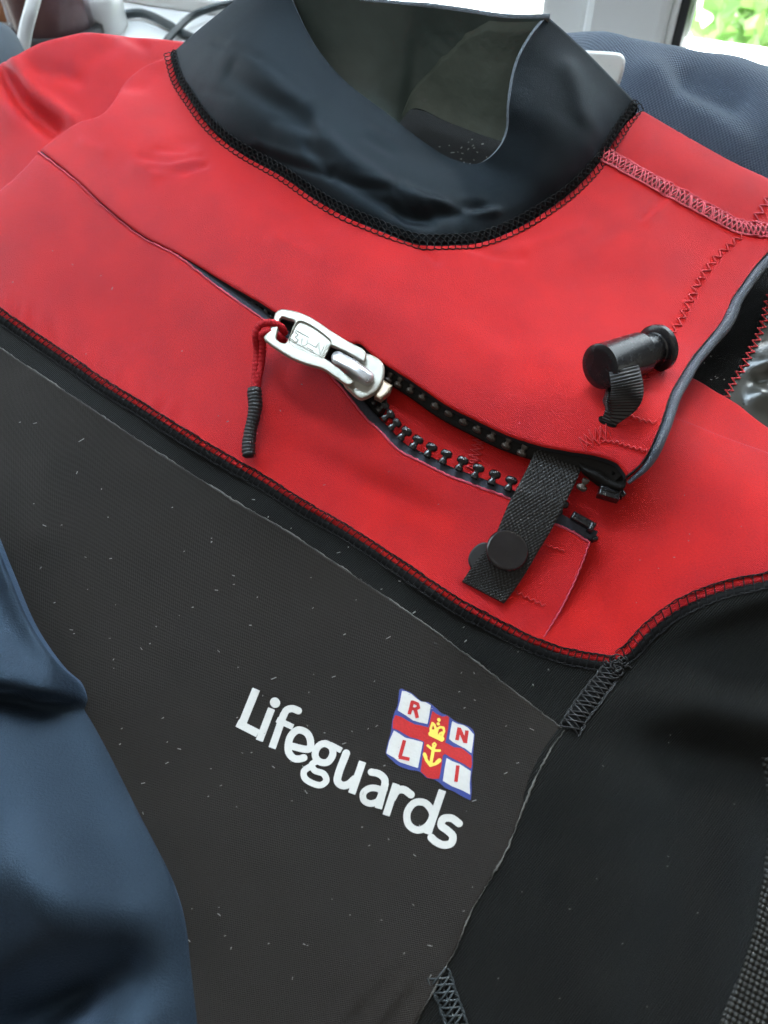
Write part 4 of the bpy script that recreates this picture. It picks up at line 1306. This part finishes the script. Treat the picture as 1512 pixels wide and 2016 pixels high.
# ---------------------------------------------------------------- print on the chest panel
M['white_print'] = plain('white_print', (0.57, 0.56, 0.53), 0.55, 0.3, noise=.06, nscale=700, bump=.0001)
M['red_print'] = plain('red_print', (0.42, 0.012, 0.012), 0.5, 0.4, noise=.35, nscale=1500, bump=.0001)
M['blue_print'] = plain('blue_print', (0.032, 0.05, 0.22), 0.5, 0.4, noise=.2, nscale=1200)
M['yellow_print'] = plain('yellow_print', (0.78, 0.62, 0.10), 0.5, 0.4, noise=.08)
ZL = lambda pts: A([(430 + a / 2.749, 1320 + b / 2.749) for a, b in pts], float)
def butt(P, r, x, y):
    """straight stroke with square ends (px)"""
    P = A(P, float)
    a, b = P
    d = b - a; L = np.linalg.norm(d); d /= L
    px_, py_ = x - a[0], y - a[1]
    s = np.abs(px_ * d[0] + py_ * d[1] - L / 2) - L / 2
    t = np.abs(-px_ * d[1] + py_ * d[0]) - r
    return np.maximum(s, t)
R_ = 19.5 / 2.749
def curve(pts, closed=False):
    q = spline(ZL(pts), 7, closed)
    return np.vstack([q, q[:1]]) if closed else q
letters = {
 'L': [('b', [(204, 103), (124, 300)], 19), ('b', [(104, 285), (212, 340)], 19)],
 'i': [('b', [(287, 208), (222, 378)], 17.5), ('r', [(305, 172), (308, 176)], 23)],
 'f': [('c', [(433, 218), (398, 206), (368, 216), (350, 250)], 17), ('b', [(354, 236), (291, 418)], 17.5), ('b', [(318, 266), (402, 306)], 14)],
 'e': [('c', [(388, 408), (492, 424), (498, 380), (478, 338), (432, 322), (395, 350), (378, 400), (382, 446), (410, 476), (442, 478), (462, 472)], 17), ('x', None, 0)],
 'g': [('k', [(575, 395), (614, 418), (618, 458), (590, 496), (548, 494), (524, 462), (536, 416)], 16.5), ('b', [(606, 402), (664, 432)], 14), ('c', [(536, 488), (506, 510), (520, 540), (570, 560), (584, 596), (556, 620), (508, 610), (466, 580), (464, 544), (500, 518)], 15)],
 'u': [('c', [(692, 448), (650, 560), (645, 600), (670, 622), (704, 616), (736, 588)], 18), ('b', [(780, 495), (722, 664)], 17.5)],
 'a': [('c', [(828, 550), (870, 560), (900, 590), (897, 640)], 17), ('b', [(903, 610), (866, 745)], 17.5), ('k', [(880, 650), (826, 636), (786, 660), (786, 700), (820, 720), (866, 704)], 15.5)],
 'r': [('b', [(962, 615), (908, 782)], 17.5), ('c', [(942, 690), (968, 650), (1004, 646), (1042, 672)], 18)],
 'd': [('b', [(1212, 650), (1132, 884)], 18), ('k', [(1120, 718), (1062, 716), (1022, 770), (1030, 834), (1078, 864), (1130, 842), (1160, 780)], 17)],
 's': [('c', [(1302, 828), (1262, 800), (1216, 804), (1206, 838), (1240, 866), (1268, 896), (1260, 934), (1218, 944), (1176, 926), (1152, 904)], 18)],
}
word = MB()
for ch, strokes in letters.items():
    fs = []
    for kind, pts, r in strokes:
        if pts is None:
            continue
        rp = r * 1.14 / 2.749
        if kind == 'b':
            fs.append(lambda x, y, P=ZL(pts), r=rp: butt(P, r - .8, x, y) - .8)
        elif kind == 'r':
            fs.append(lambda x, y, P=ZL(pts), r=rp: sd_stroke(P, x, y, r))
        else:
            fs.append(lambda x, y, P=curve(pts, kind == 'k'), r=rp: sd_stroke(P, x, y, r))
    allp = np.vstack([ZL(p) for k, p, r in strokes if p is not None])
    lo, hi = allp.min(0) - 12, allp.max(0) + 12
    sd = lambda x, y, fs=fs: np.min(np.stack([f(x, y) for f in fs]), 0)
    P, F, val, B = march(sd, lo[0], hi[0], lo[1], hi[1], 1.1)
    word.add(on_surf(P, h_grey, .16), [f[::-1] for f in F])
word.build('printed_word', M['white_print'], suit)

ZF = lambda pts: A([(760 + a / 7.56, 1360 + b / 7.56) for a, b in pts], float)
flag_out = loop(ZF([(195, -25), (235, -40), (290, -10), (370, 20), (440, 75), (500, 130), (560, 160), (620, 160), (680, 195), (760, 265), (830, 330), (900, 355), (960, 395), (1040, 450), (1140, 490), (1220, 520), (1290, 570), (1325, 640)]), ZF([(1325, 640), (1310, 830), (1300, 960), (1295, 1130), (1275, 1300), (1280, 1480), (1265, 1640)]), ZF([(1265, 1640), (1120, 1570), (1000, 1500), (880, 1450), (790, 1370), (700, 1320), (600, 1300), (500, 1210), (330, 1175), (170, 1110), (90, 1040), (0, 950), (-10, 900)]), ZF([(-10, 900), (20, 780), (65, 620), (90, 420), (130, 300), (165, 220), (180, 100), (195, -25)]), step=3)
plate('flag_border', lambda x, y: sd_poly(flag_out, x, y) + .7, (752, 940, 1348, 1582), 1.5, .12, 0, M['blue_print'], suit, Hf=h_grey)
emblem = bpy.data.objects['flag_border']; emblem.name = 'flag_emblem'
crossv = ZF([(690, 300), (760, 350), (840, 385), (905, 370), (940, 395), (925, 560), (890, 740), (880, 770), (940, 800), (1010, 840), (1120, 850), (1200, 910), (1272, 970), (1280, 1090), (1265, 1160), (1160, 1090), (1060, 1040), (960, 990), (880, 940), (845, 960), (820, 1150), (790, 1310), (700, 1310), (610, 1290), (515, 1200), (540, 1000), (570, 760), (480, 720), (360, 690), (270, 640), (190, 590), (100, 560), (100, 450), (140, 360), (230, 390), (330, 450), (430, 500), (520, 515), (630, 545), (660, 420)])
plate('red_cross', lambda x, y: sd_poly(crossv, x, y), (765, 935, 1392, 1540), 1.2, .20, 0, M['red_print'], emblem, Hf=h_grey)
quarters = [[(238, 0), (300, 10), (380, 50), (450, 110), (520, 160), (590, 170), (668, 215), (640, 380), (618, 495), (500, 470), (400, 440), (300, 370), (172, 290), (210, 150)],
            [(985, 450), (1060, 490), (1150, 510), (1220, 550), (1308, 650), (1290, 800), (1270, 930), (1180, 860), (1080, 810), (990, 760), (940, 715), (960, 580)],
            [(118, 590), (200, 640), (290, 700), (400, 725), (550, 765), (520, 920), (475, 1150), (350, 1110), (200, 1060), (110, 990), (5, 930), (50, 740)],
            [(900, 1000), (990, 1050), (1100, 1090), (1190, 1150), (1262, 1195), (1245, 1380), (1252, 1545), (1130, 1480), (980, 1420), (845, 1340), (870, 1170)]]
for qd in quarters:
    Pq = ZF(qd)
    lo, hi = Pq.min(0) - 3, Pq.max(0) + 3
    plate('white_quarter', lambda x, y, P=Pq: sd_poly(P, x, y), (lo[0], hi[0], lo[1], hi[1]), 1.2, .22, 0, M['white_print'], emblem, Hf=h_grey)
glyphs = {'r': ([[(395, 150), (345, 350)], [(430, 250), (465, 405)]], [[(395, 165), (470, 195), (485, 250), (430, 275), (370, 255)]]),
          'n': ([[(1090, 545), (1055, 735)], [(1090, 560), (1180, 770)], [(1205, 590), (1180, 780)]], []),
          'l': ([[(275, 735), (205, 990)], [(190, 985), (350, 1020)]], []),
          'i': ([[(1070, 1110), (1040, 1355)]], [])}
for g, (straight, curved) in glyphs.items():
    fs = [lambda x, y, P=ZF(s): butt(P, 3.6, x, y) for s in straight] + [lambda x, y, P=ZF(s): sd_stroke(P, x, y, 3.2) for s in curved]
    allp = np.vstack([ZF(s) for s in straight + curved]); lo, hi = allp.min(0) - 7, allp.max(0) + 7
    plate('letter', lambda x, y, fs=fs: np.min(np.stack([f(x, y) for f in fs]), 0), (lo[0], hi[0], lo[1], hi[1]), .9, .32, 0, M['red_print'], emblem, Hf=h_grey)
crown = [([(690, 490), (665, 560), (672, 660), (830, 740)], 2.4), ([(690, 480), (715, 500), (745, 570), (760, 600)], 2.4), ([(760, 600), (770, 560), (810, 540), (855, 550), (865, 600), (840, 660), (820, 735)], 2.4), ([(668, 640), (830, 715)], 5.0), ([(700, 590), (730, 610), (745, 650)], 2.2), ([(740, 570), (750, 630)], 3.0), ([(830, 620), (800, 640), (790, 680)], 2.2), ([(785, 430), (788, 434)], 3.4), ([(775, 490), (778, 494)], 3.0)]
fs = [lambda x, y, P=ZF(s), r=r: sd_stroke(P, x, y, r) for s, r in crown]
plate('crown', lambda x, y: np.min(np.stack([f(x, y) for f in fs]), 0), (840, 882, 1410, 1465), .8, .32, 0, M['yellow_print'], emblem, Hf=h_grey)
ringp = [(720, 775), (745, 800), (730, 830), (700, 825), (695, 795), (720, 775)]
anch = [(ringp, 1.7), ([(712, 830), (665, 1090)], 3.2), ([(620, 815), (680, 865), (740, 890), (800, 890)], 2.4), ([(580, 955), (600, 1030), (660, 1110), (740, 1085), (795, 1040)], 3.0), ([(572, 945), (590, 990)], 3.6), ([(795, 1035), (760, 1065)], 4.0)]
fs2 = [lambda x, y, P=ZF(s), r=r: sd_stroke(P, x, y, r) for s, r in anch]
plate('anchor', lambda x, y: np.min(np.stack([f(x, y) for f in fs2]), 0), (828, 872, 1455, 1515), .8, .32, 0, M['yellow_print'], emblem, Hf=h_grey)

# ---------------------------------------------------------------- mesh cloth at the right edge, lint
KP = spline([(1500, 1490), (1512, 1570), (1512, 1650), (1500, 1750), (1478, 1860), (1440, 1960), (1400, 2060), (1370, 2140)])
NTk = NT('coarse_knee_mesh')
_uv = uvnode(NTk, .5, (1, 1, 1))
_v = NTk.n('ShaderNodeTexVoronoi', Scale=5.6); NTk.l(_uv, _v.inputs['Vector']); _v.inputs['Randomness'].default_value = .15
NTk.mixc(ramp(NTk, _v.outputs['Distance'], .2, .6), (0.016, 0.016, 0.0125), (0.004, 0.004, 0.004))
NTk.bump(_v.outputs['Distance'], .0012).node.invert = True
NTk.set(Roughness=.55, Specular_IOR_Level=.3)
out = loop(KP, [(1370, 2140), (1660, 2140)], [(1660, 2140), (1660, 1490)], [(1660, 1490), (1500, 1490)])
panel('coarse_mesh_panel', out, lambda x, y: h_black(x, y) + .8, [NTk.m, M['foam']], suit, thick=.9)

M['lint'] = plain('pale_lint', (0.30, 0.30, 0.28), 0.8, noise=.2)
mb = MB()
def lint(n, poly, Hf, ln, wd, k=1.0):
    P = A(poly, float); lo, hi = P.min(0), P.max(0)
    c = 0
    while c < n:
        p = rng.uniform(lo, hi)
        if not inside(p[:1], p[1:], P)[0]:
            continue
        c += 1
        a = rng.normal(-.15, .6); L = ln * rng.lognormal(0, .4); w = wd * rng.uniform(.6, 1.2)
        d = A([math.cos(a), math.sin(a)]) * L; n2 = A([-math.sin(a), math.cos(a)]) * w
        q = A([p - d - n2 * .6, p + d * .9 - n2, p + d + n2 * .7, p - d * .8 + n2])
        W = on_surf(q, Hf, .3)
        mb.add(np.vstack([W, W.mean(0)[None] + Na * .00025]), [(0, 1, 4), (1, 2, 4), (2, 3, 4), (3, 0, 4)])
gpoly = np.vstack([GREY_TOP[40:], GREY_RIGHT, [(420, 2040), (280, 1600), (170, 1350), (60, 1100), (10, 800)]])
lint(60, gpoly, h_grey, 2.6, .8)
lint(60, gpoly, h_grey, 1.5, .8)
lint(14, [(1150, 1450), (1500, 1250), (1500, 2000), (950, 2000), (1050, 1650)], h_black, 1.4, .9)
lint(16, [(60, 680), (480, 960), (1150, 1320), (1100, 1400), (500, 1010)], base, 2.5, 1.0)
lint(14, [(20, 450), (500, 680), (900, 1000), (880, 1150), (400, 850), (20, 600)], h_band, 1.6, .9)
lint(22, [(820, 280), (960, 270), (990, 300), (940, 330), (860, 320)], lambda x, y: base(x, y) - 14, 1.8, 1.0)
lint(30, [(560, 60), (900, 340), (1060, 420), (760, 440), (450, 250)], lambda x, y: base(x, y) + 20, .01, .01)
lint(8, [(1240, 980), (1500, 930), (1500, 1100), (1250, 1200)], h_right, 1.4, .9)
lint(6, [(1385, 700), (1430, 690), (1430, 770), (1390, 760)], lambda x, y: base(x, y) - 17, 2.0, 1.3)
mb.build('lint_specks', M['lint'], suit, kind='stuff')
# ---------------------------------------------------------------- table, sill, window, garden
M['wood'] = plain('table_wood', (0.16, 0.10, 0.06), 0.45, noise=.3, nscale=8)
def slab(name, x0, x1, y0, y1, z0, z1, mat, parent=None, rot=0.0, org=(0, 0), bev=.002):
    mb = MB()
    c, s = math.cos(rot), math.sin(rot)
    V = A([(x, y, z) for z in (z0, z1) for x, y in ((x0, y0), (x1, y0), (x1, y1), (x0, y1))])
    V = np.stack([org[0] + V[:, 0] * c - V[:, 1] * s, org[1] + V[:, 0] * s + V[:, 1] * c, V[:, 2]], 1)
    mb.add(V, [(3, 2, 1, 0), (4, 5, 6, 7), (0, 1, 5, 4), (1, 2, 6, 5), (2, 3, 7, 6), (3, 0, 4, 7)])
    o = mb.build(name, mat, parent, smooth=False)
    if bev:
        b = o.modifiers.new('bevel', 'BEVEL'); b.width = bev; b.segments = 2
    return o
def struct(o):
    o['kind'] = 'structure'
    return o
struct(slab('table', -0.62, 0.62, -0.42, 0.36, -0.19, -0.155, M['wood']))

ROT = -math.radians(24)
ORG = (0.20, 0.425)
SILL = 0.015
# local frame: x along the window, y outwards
win_sill = struct(slab('windowsill', -0.9, 0.7, -0.16, 0.02, SILL - .03, SILL, M['white_pvc'], None, ROT, ORG, .006))
struct(slab('wall', -0.9, 0.7, -0.02, 0.06, -0.9, SILL - .03, plain('cream_wall', (.62, .6, .55), .8), None, ROT, ORG, 0))
win = thing('window', 'white plastic window frame with the sunlit garden behind its glass', 'window', (ORG[0], ORG[1], SILL))
def wpart(name, x0, x1, y0, y1, z0, z1, mat=None, bev=.004):
    o = slab(name, x0, x1, y0, y1, z0, z1, mat or M['white_pvc'], None, ROT, ORG, bev)
    o.parent = win
    o.matrix_parent_inverse = Matrix.Translation((-ORG[0], -ORG[1], -SILL))
    return o
M['gasket'] = plain('black_rubber_gasket', (0.015, 0.015, 0.015), .6)
M['glass'] = None
ng = NT('window_glass')
for nd in list(ng.t.nodes):
    if nd.type != 'OUTPUT_MATERIAL':
        ng.t.nodes.remove(nd)
tr = ng.n('ShaderNodeBsdfTransparent'); gl = ng.n('ShaderNodeBsdfGlossy', Roughness=.02)
fr = ng.n('ShaderNodeFresnel', IOR=1.45); mx = ng.n('ShaderNodeMixShader')
ng.l(fr.outputs[0], mx.inputs[0]); ng.l(tr.outputs[0], mx.inputs[1]); ng.l(gl.outputs[0], mx.inputs[2])
ng.l(mx.outputs[0], [n for n in ng.t.nodes if n.type == 'OUTPUT_MATERIAL'][0].inputs[0])
# post between the two lights, positions along the window measured from the photograph
def along(px, py):
    d = Fv * FPX + Rv * (px - IW / 2) + Uv * (IH / 2 - py)
    nrm = A([-math.sin(ROT), math.cos(ROT), 0]); o = A([ORG[0], ORG[1], 0])
    s = ((o - CAM) @ nrm) / (d @ nrm)
    p = CAM + s * d - o
    return p[0] * math.cos(ROT) + p[1] * math.sin(ROT), (CAM + s * d)[2]
xa, xb, xc, xd_ = [along(k, 20)[0] for k in (1078, 1170, 1330, 1362)]
print('post', xa, xb, xc, xd_, along(1400, 100), along(800, 10), along(300, 40))
TOP = 1.9
wpart('post', xa, xb, -.020, .05, SILL, TOP)
wpart('sash_frame', xb, xc, -.034, .04, SILL, TOP, bev=.006)
wpart('sash_frame', xc, xd_ - .006, -.028, .04, SILL, TOP, bev=.008)
wpart('gasket', xd_ - .006, xd_, -.022, .03, SILL, TOP, M['gasket'], .001)
wpart('bottom_rail', -0.9, xa, -.02, .05, SILL, SILL + .012, bev=.003)
wpart('bottom_rail', xd_, .7, -.02, .05, SILL, SILL + .012, bev=.003)
wpart('pane', -0.9, xa, .006, .010, SILL + .012, TOP, ng.m, 0)
wpart('pane', xd_, .7, .006, .010, SILL + .012, TOP, ng.m, 0)

struct(mesh_obj('patio_ground', [(-6, .7, -.75), (6, .35, -.75), (9, 14, -.75), (-9, 14, -.75)], [(0, 1, 2, 3)], plain('pale_paving', (.62, .62, .58), .8, noise=.2, nscale=3)))
skm = NT('sky_glow'); skm.set(Base_Color=(0, 0, 0, 1), Emission_Color=(.80, .92, 1.0, 1), Emission_Strength=2.5)
mb = MB()
an = np.linspace(math.radians(10), math.radians(170), 24); el = np.linspace(-.15, 1.2, 10)
mb.grid(np.stack([np.stack([16 * np.cos(an) * math.cos(e), 16 * np.sin(an) * math.cos(e), np.full(24, 16 * math.sin(e))], 1) for e in el]))
struct(mb.build('sky', skm.m))
area_lamp('garden_daylight', (1.2, 1.7, 2.4), (1.1, 2.2, -.6), 1.6, 1.6, 900, (1.0, .97, .88))

# bush outside: leaves scattered through an uneven crown
M['leaf'] = plain('leaf', (0.10, 0.22, 0.035), .5, noise=.5, nscale=9, Transmission_Weight=.0)
M['twig'] = plain('twig', (.10, .07, .04), .8)
def bush(name, label, c, rad, n, seed):
    r_ = np.random.default_rng(seed)
    t = thing(name, label, 'bush', tuple(c - A([0, 0, rad[2]])))
    base_p = c - A([0, 0, rad[2]])
    mt = MB()
    blobs = c + r_.uniform(-1, 1, (26, 3)) * rad * .72
    for b in blobs:
        mid_ = (base_p + b) / 2 + r_.normal(0, .04, 3)
        q = spline(A([base_p, mid_, b]), 5)
        mt.tube(q, np.linspace(.012, .003, len(q)), 5)
    s = mt.build('stem', M['twig'], t); s.matrix_parent_inverse = Matrix.Translation([-k for k in base_p])
    V, F = [], []
    for i in range(n):
        b = blobs[r_.integers(len(blobs))]
        p = b + r_.normal(0, .085, 3)
        d = r_.normal(0, 1, 3); d /= np.linalg.norm(d)
        e = np.cross(d, r_.normal(0, 1, 3)); e /= np.linalg.norm(e)
        f = np.cross(d, e)
        L = r_.uniform(.03, .06); w = L * .34
        k = len(V)
        V += [p, p + d * L * .5 + e * w - f * w * .25, p + d * L, p + d * L * .5 - e * w - f * w * .25, p + d * L * .55]
        F += [(k, k + 1, k + 4), (k + 1, k + 2, k + 4), (k + 2, k + 3, k + 4), (k + 3, k, k + 4)]
    lv = mesh_obj('leaves', V, F, M['leaf'], t, False, kind='stuff')
    lv.matrix_parent_inverse = Matrix.Translation([-k for k in base_p])
    return t
bush('garden_bush', 'sunlit green leafy bush outside the window at the right edge', A([1.0, 1.25, -.28]), A([.62, .35, .42]), 7000, 3)

# white plastic tab sticking up behind the collar
tabP = loop(A([(1060, 92), (1140, 98), (1206, 102)]), A([(1206, 102), (1224, 106), (1231, 118), (1229, 138)]), A([(1229, 138), (1222, 160), (1212, 182)]), A([(1212, 182), (1120, 200), (1060, 180)]), A([(1060, 180), (1060, 92)]), step=4)
M['hanger'] = plain('white_hanger_plastic', (.82, .84, .82), .3, .5, noise=.02)
hg = plate('hanger_tab', lambda x, y: sd_poly(tabP, x, y), (1050, 1240, 85, 205), 2.0, lambda x, y: 26 + (170 - y) * .13, 6, M['hanger'], None, 2.0, 7)
hg.name = 'plastic_hanger'
tag(hg, 'end of a white plastic hanger sticking out between collar and navy bag', 'hanger')

# clutter on the sill at upper left, out of focus
def wtube(mb, pts, r, n=10, sides=10):
    q = spline(A(pts, float), n)
    mb.tube(q, r, sides)
def on_sill(px, py, up=0.0):
    return at_z(px, py, SILL + up)
M['cable'] = plain('dark_cable', (.025, .035, .038), .4)
mb = MB()
wtube(mb, [on_sill(185, 55, .004), on_sill(225, 34, .004), on_sill(275, 26, .005), on_sill(330, 48, .004), on_sill(360, 66, .003), on_sill(420, 90, .003)], .0035)
tag(mb.build('cable', M['cable']), 'thick dark cable curling over the white windowsill by the red shoulder', 'cable')
mb = MB()
wtube(mb, [on_sill(318, 92, .004), on_sill(345, 62, .006), on_sill(385, 28, .008), on_sill(450, 8, .012), on_sill(520, 2, .012)], .0028)
tag(mb.build('cable', M['cable']), 'thinner arched cable rising beside the collar on the windowsill', 'cable')
pl = on_sill(198, 22, .014)
mb = MB()
G = []
for (zz, sx, sy) in ((0, .9, .9), (.002, 1, 1), (.024, 1, 1), (.028, .9, .9)):
    an = np.linspace(0, 2 * math.pi, 20, endpoint=False)
    G.append(np.stack([pl[0] + .017 * sx * np.sign(np.cos(an)) * np.abs(np.cos(an)) ** .5, pl[1] + .020 * sy * np.sign(np.sin(an)) * np.abs(np.sin(an)) ** .5, np.full(20, SILL + zz)], 1))
mb.grid(np.stack(G), None, True)
mb.f.append(tuple(60 + k for k in range(20)))
adapt = mb.build('power_adapter', M['white_pvc'])
tag(adapt, 'small white plug block on the windowsill beside the glass jar', 'power adapter')

def jar():
    c = on_sill(112, 82)
    t = thing('glass_jar', 'purplish glass jar with brown contents on the sill at upper left', 'jar', tuple(c))
    g = NT('smoky_glass'); g.set(Base_Color=(.20, .15, .18, 1), Roughness=.10, Alpha=.50, Specular_IOR_Level=.6)
    def lat(name, prof, mat):
        an = np.linspace(0, 2 * math.pi, 36, endpoint=False)
        mb = MB()
        mb.grid(np.stack([np.stack([r * np.cos(an), r * np.sin(an), np.full(36, z)], 1) for r, z in prof]), None, True)
        return mb.build(name, mat, t)
    lat('glass', [(.001, .001), (.029, .001), (.032, .006), (.032, .075), (.027, .085), (.027, .11)], g.m)
    lat('brown_contents', [(.001, .004), (.025, .004), (.028, .008), (.028, .045), (.018, .060), (.001, .062)], plain('brown_beans', (.20, .06, .03), .5, noise=.6, nscale=40, bump=.004))
    lat('base_ring', [(.033, .0), (.038, .002), (.038, .010), (.033, .012)], M['rubber'])
jar()
mb = MB()
wtube(mb, [at_depth(44, 100, .37), at_depth(50, 62, .375), at_depth(60, 24, .38), at_depth(72, -20, .39)], .0042)
tag(mb.build('white_stick', M['white_pvc']), 'slim white rod leaning in front of the glass jar', 'rod')
mb = MB()
c = on_sill(34, 30)
an = np.linspace(0, 2 * math.pi, 28, endpoint=False)
mb.grid(np.stack([np.stack([c[0] + r * np.cos(an), c[1] + r * np.sin(an), np.full(28, SILL + z)], 1) for r, z in ((.001, 0), (.020, 0), (.026, .05), (.028, .056), (.025, .056), (.022, .045), (.001, .045))]), None, True)
pot = mb.build('clay_pot', plain('terracotta', (.33, .13, .05), .75, noise=.25, nscale=30))
tag(pot, 'small orange brown clay pot in the top left corner behind the white rod', 'pot')
# grey cushion in the corner
def h_cush(x, y):
    return -22 + 14 * gs(np.hypot(x + 60, y - 60), 130) + 1.5 * vnoise(x / 30., y / 30.)
cush = panel('cushion', loop([(-220, 20), (-60, 20), (10, 34), (34, 70), (44, 130)], [(44, 130), (0, 260), (-220, 300)], [(-220, 300), (-220, -60)]), h_cush, [plain('slate_cushion_cloth', (.035, .05, .065), .8, noise=.2, nscale=300), M['navy']], None, step=4, thick=25, rr=8)
tag(cush, 'dark slate cushion at the left edge behind the red shoulder', 'cushion')
